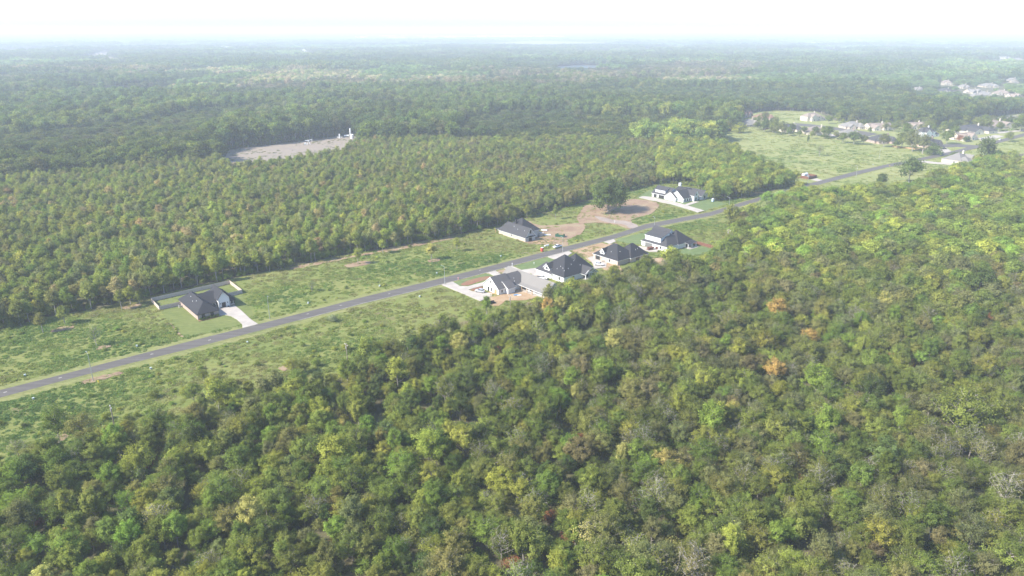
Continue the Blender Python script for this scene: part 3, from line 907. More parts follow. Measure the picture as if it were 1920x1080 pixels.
# --- white modern house at the end
HF = G(*z5(845, 310))
WB = M['brick_white']
RD = M['roof_dark']
bf = [(0.0, 13.0, -14.0, 0.0, 3.0, 7.6, 'gy', WB, RD), (-.6, 8.0, -21.5, -12.5, 3.0, 6.2, 'gx', WB, RD), (1.2, 16.0, -27.0, -15.5, 3.0, 7.6, 'gx', WB, RD),
      (10.0, 14.6, -29.4, -19.0, 4.4, 7.4, 'gy', WB, RD), (13.0, 19.0, -24.0, -8.0, 3.0, 7.4, 'hy', WB, M['roof_black']), (18.4, 24.8, -30.0, -14.0, 3.0, 6.4, 'gy', WB, RD)]
hf = house('white_house', 'sprawling white brick house with many gables, dark roof and long straight drive', HF, A40, bf, RD)
dq = MB()
dq.add([(1.0, -11.0, 3.2), (6.1, -11.0, 3.2), (6.1, -11.0, 7.2), (1.0, -11.0, 5.55), (1.0, -2.2, 3.2), (6.1, -2.2, 3.2), (6.1, -2.2, 7.2), (1.0, -2.2, 5.55)], [(0, 1, 2, 3), (5, 4, 7, 6), (4, 0, 3, 7), (1, 5, 6, 2)])
dq.build('dormer', WB, hf)
sh = MB()
sh.add([(.6, -11.3, 5.7), (.6, -1.9, 5.7), (6.2, -1.9, 7.5), (6.2, -11.3, 7.5)], [(0, 3, 2, 1)])
sh.add([(.6, -11.3, 5.5), (.6, -1.9, 5.5), (6.2, -1.9, 7.3), (6.2, -11.3, 7.3)], [(0, 1, 2, 3)], 1)
sh.add([(.6, -11.3, 5.7), (.6, -1.9, 5.7), (.6, -1.9, 5.5), (.6, -11.3, 5.5)], [(0, 1, 2, 3)], 1)
sh.build('dormer_roof', [RD, M['trim']], hf)
door(hf, '-x', 0, -3.0, 2.7, 2.3, M['door_dark'], 'garage_door')
door(hf, '-x', 0, -8.6, 5.0, 2.3, M['door_dark'], 'garage_door')
add_window(hf, '-x', 1.0, -6.5, 5.0, .9, .7, M['trim'])
for x in (3.2, 6.0, 8.6): add_window(hf, '-y', -27.0, x, 1.6, 1.0, 1.9, M['black'])
door(hf, '-y', -29.4, 12.3, 1.5, 2.5, M['door_dark'])
add_window(hf, '-y', -29.4, 12.3, 4.6, 1.2, 1.2, M['stone_grey'])
add_window(hf, '-y', -30.0, 21.6, 1.6, 1.3, 1.8, M['black'])
add_window(hf, '-x', -.6, -18.6, 1.6, 1.0, 1.5, M['trim'])
chimney(hf, 17.5, -11.0, 5.5, 9.2, 1.5, WB)

# --- houses of the subdivision across the field
def suburb(name, label, px, py, w, ang, roof, wall, style=0, dark=False, group='subdivision houses across the hay field'):
    o = G(px, py)
    ro = M[roof]
    wa = M[wall]
    d = w * .7
    if style == 0:
        bs = [(-w / 2, w / 2, 0, d, 3.1, 8.2, 'hx', wa), (-w * .42, -w * .1, -d * .3, d * .6, 3.1, 6.6, 'gy', wa), (w * .12, w * .42, -d * .22, d * .5, 3.1, 6.8, 'hy', wa)]
    elif style == 1:
        bs = [(-w / 2, w / 2, 0, d * .8, 6.0, 10.2, 'hx', wa), (-w * .3, w * .05, -d * .2, d * .5, 5.6, 8.8, 'gy', wa), (w * .5, w * .85, .5, d * .6, 3.0, 5.6, 'hx', wa)]
    elif style == 2:
        bs = [(-w / 2, w / 2, 0, d, 3.1, 8.6, 'hy', wa), (-w * .46, w * .1, -d * .35, d * .4, 3.0, 6.4, 'hx', wa), (w * .1, w * .4, -d * .1, d * .5, 3.6, 7.2, 'gy', wa)]
    else:
        bs = [(-w / 2, w / 2, 0, d * .75, 3.1, 7.6, 'gx', wa), (-w * .5, -w * .2, -d * .35, d * .4, 3.1, 6.8, 'gy', wa), (w * .02, w * .24, -d * .15, d * .4, 4.2, 7.4, 'gy', wa)]
    h = house(name, label, o, ang, bs, ro, wa, group=group)
    zt = 1.6
    bk = bs[1]
    add_window(h, '-y', bk[2], (bk[0] + bk[1]) / 2, zt, 1.6, 1.6)
    bk = bs[2]
    add_window(h, '-y', bk[2], (bk[0] + bk[1]) / 2, zt, 1.4, 1.6)
    add_window(h, '-x', bs[0][0], d * .35, zt, 1.4, 1.5)
    if style == 1:
        add_window(h, '-y', 0, w * .3, 4.6, 1.4, 1.4); add_window(h, '-y', 0, w * .3, 1.6, 1.4, 1.5)
    door(h, '-y', bs[0][2], w * .06 if style != 2 else w * .45, 1.2, 2.3, M['door_dark'])
    chimney(h, w * .18, d * .4, 5.0, bs[0][5] + 1.4, 1.2, wa)
    return h
SUB = [
    ('brick_house', 'grey tan roofed brick house at the left end of the subdivision beside dark trees', 1409, 237, 22, 12, 'roof_grey', 'brick_tan', 2),
    ('brick_house', 'brown roofed brick house half hidden behind small trees at the left end of the subdivision', 1437, 225, 24, 10, 'roof_brown', 'brick_pink', 0),
    ('brick_house', 'small brown roof showing between trees at the far left end of the subdivision', 1402, 220, 16, 20, 'roof_brown', 'brick_pink', 3),
    ('two_storey_house', 'tall cream two storey house standing alone before the dark wood', 1527, 227, 24, 20, 'roof_tan', 'cream', 1),
    ('brick_house', 'dark grey hip roofed house nearest the hay field with white chimney', 1486, 247, 27, 8, 'roof_dark', 'cream', 0),
    ('brick_house', 'low house with mottled tan roof between the dark hip roof and the bushes', 1532, 252, 28, -12, 'roof_tan', 'cream', 2),
    ('brick_house', 'grey roofed brick house behind the cul de sac with pale entrance', 1604, 242, 25, 5, 'roof_grey', 'brick_tan', 0),
    ('brick_house', 'tan roofed cream house in front of the wood next to brick fence', 1653, 244, 30, 10, 'roof_tan', 'cream', 3),
    ('brick_house', 'grey roof almost hidden behind trees at the edge of the hay field', 1596, 258, 24, 0, 'roof_grey', 'brick_pink', 2),
    ('brick_house', 'slate grey roofed house with broad white chimney behind the wooden fence', 1662, 269, 27, 6, 'roof_dark', 'brick_pink', 0),
    ('two_storey_house', 'white house with dark dormer roof between tall trees', 1740, 257, 18, 15, 'roof_dark', 'white', 1),
    ('brick_house', 'black roofed low house by the road with dark pickup on its drive', 1750, 276, 25, 20, 'roof_black', 'brick_pink', 2),
    ('brick_house', 'brown tan gabled house with round shrubs beside the road', 1816, 263, 26, 20, 'roof_tan', 'cream', 3),
    ('brick_house', 'largest slate grey roofed house of the subdivision near the road', 1838, 250, 42, 15, 'roof_dark', 'cream', 0),
    ('brick_house', 'pale tan hip roofed house behind the largest slate roof', 1876, 240, 36, 10, 'roof_tan', 'cream', 2),
    ('brick_house', 'grey tan roofed house at the right end of the row by the wood', 1908, 231, 36, 5, 'roof_grey', 'brick_tan', 0),
    ('brick_house', 'grey roofed house on the near side of the road half hidden by forest', 1813, 306, 24, 35, 'roof_grey', 'cream', 2),
    ('brick_house', 'tan roof peeping over bushes behind the small trees of the subdivision', 1722, 242, 24, 8, 'roof_tan', 'cream', 3),
]
for s in SUB: suburb(*s)
FARH = [(1774, 160, 26, 'roof_brown', 'cream', 1), (1722, 171, 20, 'roof_tan', 'cream', 3), (1776, 174, 34, 'roof_dark', 'cream', 0), (1830, 175, 40, 'roof_tan', 'cream', 3), (1858, 164, 44, 'roof_tan', 'cream', 0),
        (1848, 181, 36, 'roof_tan', 'cream', 2), (1880, 178, 32, 'roof_brown', 'cream', 0), (1905, 184, 34, 'roof_brown', 'brick_pink', 3), (1835, 184, 30, 'roof_tan', 'cream', 2), (1810, 166, 26, 'roof_grey', 'white', 0),
        (1900, 155, 30, 'roof_grey', 'cream', 1), (1888, 110, 60, 'roof_tan', 'cream', 0), (1870, 109, 44, 'roof_grey', 'white', 3), (1908, 113, 50, 'roof_tan', 'cream', 2), (1590, 112, 44, 'roof_grey', 'white', 0), (1618, 113, 40, 'roof_tan', 'cream', 3),
        (1670, 126, 30, 'roof_brown', 'cream', 0), (1795, 138, 26, 'roof_brown', 'brick_pink', 0), (1745, 133, 24, 'roof_grey', 'cream', 3), (215, 118, 60, 'roof_grey', 'white', 0), (190, 102, 60, 'roof_tan', 'cream', 3)]
WORDS = ['lone pale house rising above the trees left of the far village', 'small tan roof among trees left of the far village', 'long dark roofed house at the left of the far village',
         'pale gabled house in the middle of the far village', 'wide tan roofed house at the back of the far village', 'low tan house at the front of the far village', 'brown roofed house right of centre in the far village',
         'brown roofed house at the right edge of the far village', 'tan roof in front of the tall white house cluster in the far village', 'grey and white house behind trees in the far village', 'tall pale house behind the far village by the picture edge',
         'pale building in the bright clearing above the far village', 'grey roofed building left in the clearing above the far village', 'tan building right in the clearing above the far village', 'white house left of a pair deep in the far wood', 'tan house right of a pair deep in the far wood',
         'brown roof alone in the hazy wood right of the pair of houses', 'reddish roof alone in the wood above the far village', 'small pale roof alone in the hazy wood left of the reddish roof', 'white farm building below the bare far field', 'long pale shed at the top of the bare far field']
for (x, y, w, ro, wa, st), tx in zip(FARH, WORDS):
    suburb('far_house', tx, x, y, w * .72, R.uniform(-20, 30), {'roof_tan': 'roof_grey', 'roof_brown': 'roof_tan'}.get(ro, ro), 'cream_far', st, group='houses far across the woods')

OPEN = [(*G(x, y), w) for x, y, w, *_ in FARH]
# hazy town buildings on the horizon
def block_building(name, label, px, py, w, d, h, mat, roofm, group):
    o = G(px, py)
    root = empty(name, (o[0], o[1], 0), R.uniform(-.3, .3))
    tag(root, label, 'building', group)
    MB().box(-w / 2, w / 2, 0, d, 0, h).build('wall', mat, root)
    MB().box(-w / 2 - 1, w / 2 + 1, -1, d + 1, h, h + .8).build('roof', roofm, root)
    wn_ = MB()
    n = max(2, int(w / 12))
    for fl in range(max(1, int(h / 5))):
        for k in range(n):
            x = -w / 2 + w * (k + .5) / n
            wn_.box(x - w / n * .25, x + w / n * .25, -.15, -.01, 1.5 + fl * 4.5, 3.6 + fl * 4.5)
    wn_.build('window_band', M['glass'], root)
    return root
ORD = ['leftmost', 'second', 'third', 'fourth', 'fifth', 'sixth', 'seventh', 'eighth', 'ninth', 'tenth', 'eleventh', 'twelfth', 'thirteenth', 'fourteenth', 'fifteenth', 'sixteenth', 'seventeenth', 'eighteenth', 'nineteenth', 'twentieth', 'twenty first', 'twenty second', 'twenty third', 'twenty fourth', 'twenty fifth', 'rightmost']
for k in range(26):
    x = 645 + k * 16 + R.uniform(-5, 5)
    block_building('warehouse', ORD[k] + (' from the left' if 0 < k < 25 else '') + ' of the long pale warehouses in the hazy horizon town', x, R.uniform(70.0, 72.0), R.uniform(90, 230), 80, R.uniform(18, 30), M['metal_white'], M['trim'], 'warehouses of the hazy horizon town')
for x, y, w, h, tx in ((805, 66.5, 60, 90, 'pale tower block faint on the horizon, leftmost of the towers'), (886, 66.5, 60, 80, 'pale tower block faint on the horizon, left of a close pair'), (904, 66.5, 50, 74, 'pale tower block faint on the horizon, right of a close pair'), (945, 66.5, 90, 40, 'low broad block faint on the horizon right of the towers')):
    block_building('tower_block', tx, x, y, w, 60, h, M['metal_white'], M['trim'], None)
for k in range(70):
    x = 1700 + R.random() * 225
    y = R.uniform(82, 93)
    block_building('far_house', 'tiny pale house in the hazy suburb near the right horizon', x, y, R.uniform(14, 26), 14, R.uniform(5, 8), M['white'] if R.random() < .5 else M['cream'], M['roof_tan'] if R.random() < .5 else M['roof_grey'], 'houses of the hazy suburb')
PLACE = ['at the far left edge, nearest', 'at the far left edge, right one', 'at the far left edge, left one', 'right of the far left edge group', 'above the bare far field', 'right above the bare far field', 'left of the pale strip above the old wood', 'right end of the pale strip above the old wood',
         'between the bare field and the pale strip', 'right of the pale strip, left one', 'right of the pale strip, right one', 'left end of the pale field on the right', 'left below the pale field on the right', 'middle of the pale field on the right', 'right part of the pale field on the right']
for pl_, (x, y, w) in zip(PLACE, ((30, 97, 180), (60, 96, 120), (10, 99, 160), (125, 90, 160), (185, 93, 60), (240, 84, 60), (440, 91, 200), (465, 91, 120), (300, 96, 60), (540, 94, 90), (565, 96, 60), (1345, 80, 60), (1308, 88, 50), (1450, 80, 120), (1525, 82, 150))):
    OPEN.append((*G(x, y), w))
    block_building('warehouse', 'pale low building in far woods ' + pl_, x, y, w, 40, R.uniform(7, 11), M['metal_white'], M['trim'], 'pale buildings scattered in the far woods')

# ------------------------------------------------------------------ vehicles
def vehicle(name, label, px, py, rz, paint, kind='suv'):
    p = G(px, py)
    root = empty(name, (p[0], p[1], .38 if 'road' in label and 'pickup' in label else .3), rz)
    tag(root, label, 'pickup' if kind == 'pickup' else 'car')
    L, Wd = (5.6, 1.95) if kind == 'pickup' else (4.8, 1.85)
    hw = Wd / 2
    def loft(secs):
        b = MB()
        vs, fs = [], []
        for x, w0, w1, z0, z1 in secs:
            vs += [(x, -w0, z0), (x, w0, z0), (x, w1, z1), (x, -w1, z1)]
        n = len(secs)
        for i in range(n - 1):
            for k in range(4):
                a, c = 4 * i + k, 4 * i + (k + 1) % 4
                fs.append((a, c, c + 4, a + 4))
        fs += [(3, 2, 1, 0), tuple(4 * (n - 1) + k for k in range(4))]
        return b.add(vs, fs)
    body = loft([(-L / 2, hw * .86, hw * .82, .45, .95), (-L / 2 + .15, hw * .98, hw * .93, .38, 1.05), (-L * .18, hw, hw * .96, .35, 1.06), (L * .2, hw, hw * .96, .35, 1.05),
                 (L / 2 - .25, hw * .97, hw * .88, .38, .92), (L / 2, hw * .82, hw * .76, .45, .8)])
    bo = body.build('body', paint, root); bevel(bo, .07)
    if kind == 'pickup':
        x0, x1 = -.55, 1.35
        bed = MB()
        bed.box(-L / 2 + .12, -.62, -hw * .82, hw * .82, 1.055, 1.068)
        bed.build('cargo_bed', M['black'], root)
    elif kind == 'suv': x0, x1 = -L / 2 + .12, L * .24
    else: x0, x1 = -L * .36, L * .24
    cab = loft([(x0, hw * .90, hw * .72, 1.03, 1.45), (x0 + .3, hw * .92, hw * .76, 1.04, 1.62), (x1 - .85, hw * .92, hw * .76, 1.04, 1.62), (x1 - .1, hw * .92, hw * .84, 1.03, 1.12), (x1, hw * .9, hw * .84, 1.02, 1.05)])
    co = cab.build('window_glass', M['glass'], root)
    ro = MB().box(x0 + .22, x1 - .82, -hw * .76, hw * .76, 1.6, 1.68).build('roof', paint, root); bevel(ro, .05)
    pil = MB()
    for s in (-1, 1):
        for xx, lean in ((x0 + .25, .02), ((x0 + x1) / 2 - .2, 0)):
            pil.tube((xx - lean, s * hw * .93, 1.04), (xx, s * hw * .77, 1.62), .06, .05, 4)
        pil.tube((x1 - .15, s * hw * .92, 1.05), (x1 - .88, s * hw * .77, 1.62), .05, .05, 4)
    pil.build('pillars', paint, root)
    tm = MB().tube((0, -.12, 0), (0, .12, 0), .36, .36, 14).mesh('wheel', M['black'])
    rm = MB().tube((0, -.13, 0), (0, .13, 0), .21, .21, 10).mesh('rim', M['metal'])
    for sx in (-1, 1):
        for sy in (-1, 1):
            w = link('wheel', tm, root, (sx * L * .31, sy * (hw - .1), .36))
            link('rim', rm, w)
    for s in (-1, 1):
        MB().box(L / 2 - .1, L / 2 + .01, s * hw * .62 - .17, s * hw * .62 + .17, .62, .78).build('headlight', M['metal_white'], root)
        MB().box(-L / 2 - .02, -L / 2 + .08, s * hw * .7 - .12, s * hw * .7 + .12, .68, .95).build('tail_light', M['plastic_red'], root)
    return root
rd40 = math.radians(40)
vehicle('parked_car', 'white crew cab pickup parked on the road edge by the red toilet cabin', 1045, 465, rd40 + math.pi, M['paint_white'], 'pickup')
vehicle('parked_car', 'silver sedan parked on the drive beside the white gable with grey roof', *z1(148, 655), math.radians(155), M['paint_silver'], 'sedan')
vehicle('parked_car', 'white pickup with open bed parked beside the big charcoal hip roof', *z1(1005, 470), math.radians(-15), M['paint_white'], 'pickup')
vehicle('parked_car', 'white car parked on the slab of the unfinished brick house', *z3(205, 607), math.radians(-15), M['paint_white'], 'sedan')
vehicle('parked_car', 'dark pickup parked on a drive by the black roofed low house', *z7(1015, 540), math.radians(-20), M['paint_black'], 'pickup')
vehicle('parked_car', 'black van shaped car on the side street near the forest corner', *z7(1510, 518), math.radians(30), M['paint_black'], 'suv')
vehicle('parked_car', 'pale silver car parked before the brown tan gabled house', *z7(1450, 430), math.radians(10), M['paint_silver'], 'sedan')
vehicle('parked_car', 'white car on the far stretch of road in the subdivision', *z7(1650, 440), math.radians(40), M['paint_white'], 'sedan')

# ------------------------------------------------------------------ poles, lamps and site clutter
def street_lamp(label, px, py, toppy, arm, rz):
    p = G(px, py)
    d = math.hypot(p[0], p[1], CAM_H)
    h = min(10.2, max(7.4, (py - toppy) * d / FPX / .93))
    root = empty('street_lamp', (p[0], p[1], 0), rz)
    tag(root, label, 'street lamp', 'street lamps along the road')
    MB().tube((0, 0, 0), (0, 0, h), .13, .075, 8).build('pole', M['metal'], root)
    MB().tube((0, 0, 0), (0, 0, .5), .2, .18, 8).build('base', M['concrete'], root)
    a = MB()
    a.tube((0, 0, h - .3), (arm * .5, 0, h + .15), .06, .05, 6)
    a.tube((arm * .5, 0, h + .15), (arm, 0, h + .22), .05, .045, 6)
    a.build('arm', M['metal'], root)
    hd_ = MB()
    hd_.box(arm - .1, arm + .6, -.13, .13, h + .14, h + .27)
    bevel(hd_.build('lamp_head', M['metal'], root), .04)
    return root
lm = [('street lamp on the near verge close to the left picture edge', 175, 714, 662, 1.6, 2.3), ('street lamp on the far verge just right of the brick house lawn', 506, 598, 556, .8, -.9), ('street lamp with long arm at the mouth of the white house drive', 834, 534, 501, 2.0, 2.3),
      ('street lamp in front of the big charcoal roof beside the white pickup', 1055, 474, 446, 1.2, 2.3), ('street lamp between the unfinished house and the long dormer house', 1226, 436, 409, 1.0, 2.3), ('street lamp with curved arm across from the white house drive', 1366, 398, 373, 2.0, 2.3),
      ('street lamp by the reddish screened enclosure', 1514, 346, 333, 1.0, 2.3), ('street lamp at the bare road stretch beside the hay field', 1605, 332, 315, 1.4, 2.3), ('street lamp standing in the hay field left of a white box', 1648, 298, 283, .8, -.9)]
for a in lm: street_lamp(*a)

def utility_pole(label, px, py, toppy):
    p = G(px, py)
    d = math.hypot(p[0], p[1], CAM_H)
    h = min(12, (py - toppy) * d / FPX / .92)
    root = empty('utility_pole', (p[0], p[1], 0), math.radians(130))
    tag(root, label, 'utility pole', 'utility poles along the forest edge')
    MB().tube((0, 0, 0), (0, 0, h), .19, .13, 8).build('pole', M['wood_pole'], root)
    MB().box(-1.2, 1.2, -.07, .07, h - .55, h - .35).build('crossarm', M['wood_pole'], root)
    for x in (-1.05, 0, 1.05):
        z = h - .35 if x else h
        MB().tube((x, 0, z), (x, 0, z + .32), .1, .06, 8).build('insulator', M['metal_white'], root)
    MB().tube((.32, 0, h - 1.9), (.32, 0, h - 1.0), .22, .22, 10).build('transformer', M['metal'], root)
utility_pole('timber utility pole above the shrubs near the left picture edge', 218, 816, 767)
utility_pole('timber utility pole at the tip of the near forest below the road', 653, 694, 646)
utility_pole('timber utility pole behind the white house with the grey roof', 957, 592, 556)
utility_pole('timber utility pole in the grass right of the reddish fence', 1363.5, 462, 434)

def pedestal(label, px, py):
    p = G(px, py)
    root = empty('utility_box', (p[0], p[1], .02), R.uniform(0, 3))
    tag(root, label, 'utility box', 'utility boxes in the grass')
    bevel(MB().box(-.32, .32, -.3, .3, .06, .6).build('cabinet', M['pedestal'], root), .06)
    MB().box(-.42, .42, -.4, .4, 0, .06).build('plinth', M['concrete'], root)
    bevel(MB().box(-.36, .36, -.34, .34, .6, .66).build('lid', M['pedestal'], root), .03)
for lb, x, y in (('white utility box in a dark hollow beside the far verge at left', 47, 705), ('white utility box beside dark weeds left of the brick house lawn', 257, 650), ('white utility box in the grass right of the brick house lawn', 578, 569), ('white utility box in weeds far side of the road before the drives', 712, 537),
                 ('pale utility box in the near grass opposite the brick house', 464, 643), ('white utility box in the near grass at the left picture edge', 63, 749), ('pale utility box in the near meadow below the second lamp', 283, 692), ('pale utility box in the near meadow by the lone pampas bush', 787, 557),
                 ('white utility box at the far side of the road opposite the curved drive', 819, 513), ('white utility box in the hay field beside the road', 1637, 309), ('pale utility box in the grass left of the fork of gravel track', 939, 481)):
    pedestal(lb, x, y)

def marker(name, label, px, py, h, mat, cat):
    p = G(px, py)
    root = empty(name, (p[0], p[1], .05))
    tag(root, label, cat)
    MB().tube((0, 0, 0), (0, 0, h), .1, .09, 6).build('post', mat, root)
    bevel(MB().box(-.2, .2, -.12, .12, h - .5, h).build('head', mat, root), .04)
marker('mailbox', 'white mailbox post beside the drive of the big charcoal roof', *z1(594, 290), 1.7, M['trim'], 'mailbox')
marker('marker_post', 'pink topped marker post beside the drive of the grey roofed house', *za(385, 450), 1.6, M['pink'], 'marker post')
marker('marker_post', 'white marker post in the new lawn before the charcoal roof', *z1(895, 262), 1.1, M['trim'], 'marker post')
marker('marker_post', 'yellow marker in the near grass at the foot of the leftmost lamp', 185, 719, 1.1, M['yellow'], 'marker post')
marker('fire_hydrant', 'yellow fire hydrant at the road edge by the forest on the right', 1465, 368, 1.2, M['yellow'], 'fire hydrant')
marker('fire_hydrant', 'yellow fire hydrant on the road edge next to the hay field', 1668, 312.5, 1.2, M['yellow'], 'fire hydrant')
marker('marker_post', 'white survey post in the weeds left of the gravel track', *z5(400, 632), 1.8, M['trim'], 'marker post')

def toilet(label, px, py, mat, rz=rd40):
    p = G(px, py)
    root = empty('portable_toilet', (p[0], p[1], .05), rz)
    tag(root, label, 'portable toilet')
    bevel(MB().box(-.6, .6, -.6, .6, .1, 2.15).build('cabin', mat, root), .06)
    MB().box(-.45, .45, -.64, -.603, .2, 1.95).build('door', mat, root)
    r_ = MB()
    r_.add([(-.65, -.65, 2.15), (.65, -.65, 2.15), (.65, .65, 2.15), (-.65, .65, 2.15), (-.5, 0, 2.42), (.5, 0, 2.42)], [(0, 1, 5, 4), (2, 3, 4, 5), (1, 2, 5), (3, 0, 4), (3, 2, 1, 0)])
    r_.build('roof', M['trim'], root)
    MB().box(-.7, .7, -.7, .7, 0, .1).build('skid', M['black'], root)
    MB().tube((.4, .4, 2.2), (.4, .4, 2.75), .06, .06, 6).build('vent_pipe', M['black'], root)
toilet('red portable toilet on the grass verge next to the white pickup', *z4(1117, 782), M['plastic_red'])
toilet('pale blue portable toilet on the lawn right of the sprawling white house', *z5(1573, 372), M['plastic_blue'])

def skip():
    p = G(*z4(1440, 520))
    root = empty('skip', (p[0], p[1], .05), math.radians(-20))
    tag(root, 'green open skip full of timber scraps beside the tan brick house', 'skip')
    s = MB()
    for a in ((-2.6, 2.6, -1.2, -1.1), (-2.6, 2.6, 1.1, 1.2), (-2.6, -2.5, -1.1, 1.1), (2.5, 2.6, -1.1, 1.1)): s.box(*a, .2, 1.7)
    s.box(-2.5, 2.5, -1.1, 1.1, .2, .3)
    s.build('body', M['green_steel'], root)
    rb = MB()
    for k in range(-4, 5):
        rb.box(k * .58 - .05, k * .58 + .05, -1.29, -1.2, .2, 1.7); rb.box(k * .58 - .05, k * .58 + .05, 1.2, 1.29, .2, 1.7)
    rb.build('ribs', M['green_steel'], root)
    t = MB()
    for k in range(14):
        x, y, a = R.uniform(-2, 2), R.uniform(-.8, .8), R.uniform(0, 3)
        t.tube((x - math.cos(a) * .9, y - math.sin(a) * .4, R.uniform(1.2, 1.7)), (x + math.cos(a) * .9, y + math.sin(a) * .4, R.uniform(1.3, 2.1)), .1, .1, 4)
    o = t.build('timber_scraps', M['wood'], root); o['kind'] = 'stuff'
skip()
def pile(name, label, cat, px, py, size, mat, rz=0, n=8):
    p = G(px, py)
    root = empty(name, (p[0], p[1], .07), rz)
    tag(root, label, cat)
    w, d, h = size
    b = MB()
    for k in range(n):
        z = h * (k % 3) / 3
        x0 = -w / 2 + w * R.random() * .25
        y0 = -d / 2 + d * (k // 3) / max(1, math.ceil(n / 3))
        b.box(x0, x0 + w * R.uniform(.65, .8), y0, y0 + d / max(1, math.ceil(n / 3)) * .85, z, z + h / 3 * .95)
    b.build('stack', mat, root)
    MB().box(-w / 2, w / 2, -d / 2, d / 2, -.02, -.001).build('pallet', M['wood'], root)
pile('block_stack', 'stack of pale brick pallets beside the tan brick house', 'building materials', *z4(1090, 500), (4.0, 3.0, 1.8), M['brick_tan'], .6, 9)
pile('board_stack', 'stack of white boards behind the brick pallets', 'building materials', *z4(1160, 410), (4.5, 1.6, .6), M['trim'], -.2, 6)
pile('board_stack', 'stack of white boards on bare soil in front of the green skip', 'building materials', *z4(1210, 492), (4.6, 1.6, .5), M['trim'], .1, 6)
pile('timber_stack', 'loose pale timber lying on the soil nearest the road pickup', 'building materials', *z4(1280, 600), (5, 1.8, .3), M['wood'], .5, 6)
pile('timber_stack', 'orange timber stack at the porch end of the tan brick house', 'building materials', *z4(390, 450), (2.6, 2, .9), M['wood'], .3, 6)
pile('material_heap', 'rust brown heap of building material on the drive below the long dormer', 'building materials', *z3(800, 425), (4.2, 2.4, 1.6), M['rust'], .4, 9)
pile('material_heap', 'smaller rust brown heap next to the white garage wall', 'building materials', *z3(882, 418), (2.4, 1.8, 1.6), M['rust'], .1, 6)
pile('tarp_stack', 'blue tarpaulin covered stack behind the grey roofed white house', 'building materials', *z1(645, 690), (2.6, 1.5, .35), M['tarp_blue'], .3, 4)
pile('board_stack', 'pale boards lying beside the blue tarpaulin', 'building materials', *z1(697, 692), (2.6, 1.4, .25), M['trim'], .3, 4)
pile('brick_stack', 'pale brick pallets on the slab before the unfinished house garage', 'building materials', *z3(255, 560), (3.0, 2.2, .8), M['brick_tan'], .2, 6)
pile('bag_pile', 'white bags on the verge just behind the red toilet cabin', 'bags', *z4(1195, 690), (3.4, 1.2, .9), M['trim'], .6, 4)
def trailer():
    p = G(*z1(295, 808))
    root = empty('trailer', (p[0], p[1], .05), math.radians(20))
    tag(root, 'low black flatbed trailer on bare soil behind the grey roofed house', 'trailer')
    MB().box(-2, 2, -.95, .95, .5, .62).build('deck', M['black'], root)
    r_ = MB()
    for s in (-1, 1): r_.box(-2, 2, s * .95 - .04, s * .95 + .04, .62, 1.0)
    r_.build('side_rail', M['black'], root)
    MB().tube((2, 0, .5), (3.2, 0, .45), .07, .07, 6).build('drawbar', M['black'], root)
    for s in (-1, 1): MB().tube((-.2, s * 1.0 - .1, .34), (-.2, s * 1.0 + .1, .34), .34, .34, 12).build('wheel', M['black'], root)
trailer()
def condenser():
    p = L2W(H1O, A40, -.9, 21.0)
    root = empty('air_conditioner', (p[0], p[1], .05), rd40)
    tag(root, 'pale air conditioner unit by the left wall of the brick house', 'air conditioner')
    MB().box(-.5, .5, -.5, .5, .1, 1.0).build('casing', M['metal'], root)
    MB().box(-.65, .65, -.65, .65, 0, .1).build('plinth', M['concrete'], root)
    MB().tube((0, 0, 1.0), (0, 0, 1.05), .4, .4, 12).build('fan_grille', M['black'], root)
condenser()
# reddish screened pumping enclosure beside the road
def enclosure():
    p = G(*z6(1055, 880))
    root = empty('pump_enclosure', (p[0], p[1], .03), math.radians(38))
    tag(root, 'reddish board enclosure with white machinery beside the road at the field', 'enclosure')
    for a, c in (((0, 0), (12, 0)), ((0, 0), (0, 11)), ((12, 0), (12, 11)), ((0, 11), (12, 11))):
        d = Vector((c[0] - a[0], c[1] - a[1]))
        n = 5
        for i in range(n):
            x, y = a[0] + d.x * i / n, a[1] + d.y * i / n
            L = d.length / n
            MB().box(.03, L - .03, -.05, .05, 0, 2.3).build('panel', M['wood_red'], root, (x, y, 0), (0, 0, math.atan2(d.y, d.x)))
    t = MB()
    t.tube((3, 7, 2.4), (9, 7, 2.4), 1.2, 1.2, 12)
    t.box(3.5, 4, 6.2, 7.8, 0, 1.6); t.box(8, 8.5, 6.2, 7.8, 0, 1.6)
    t.build('tank', M['metal_white'], root)
    MB().box(4, 7, 3, 5, 0, 1.6).build('pump', M['metal'], root)
enclosure()
lot('apron', [z6(1085, 885), z6(1150, 870), z6(1225, 893), z6(1180, 905)], .09, M['concrete'])
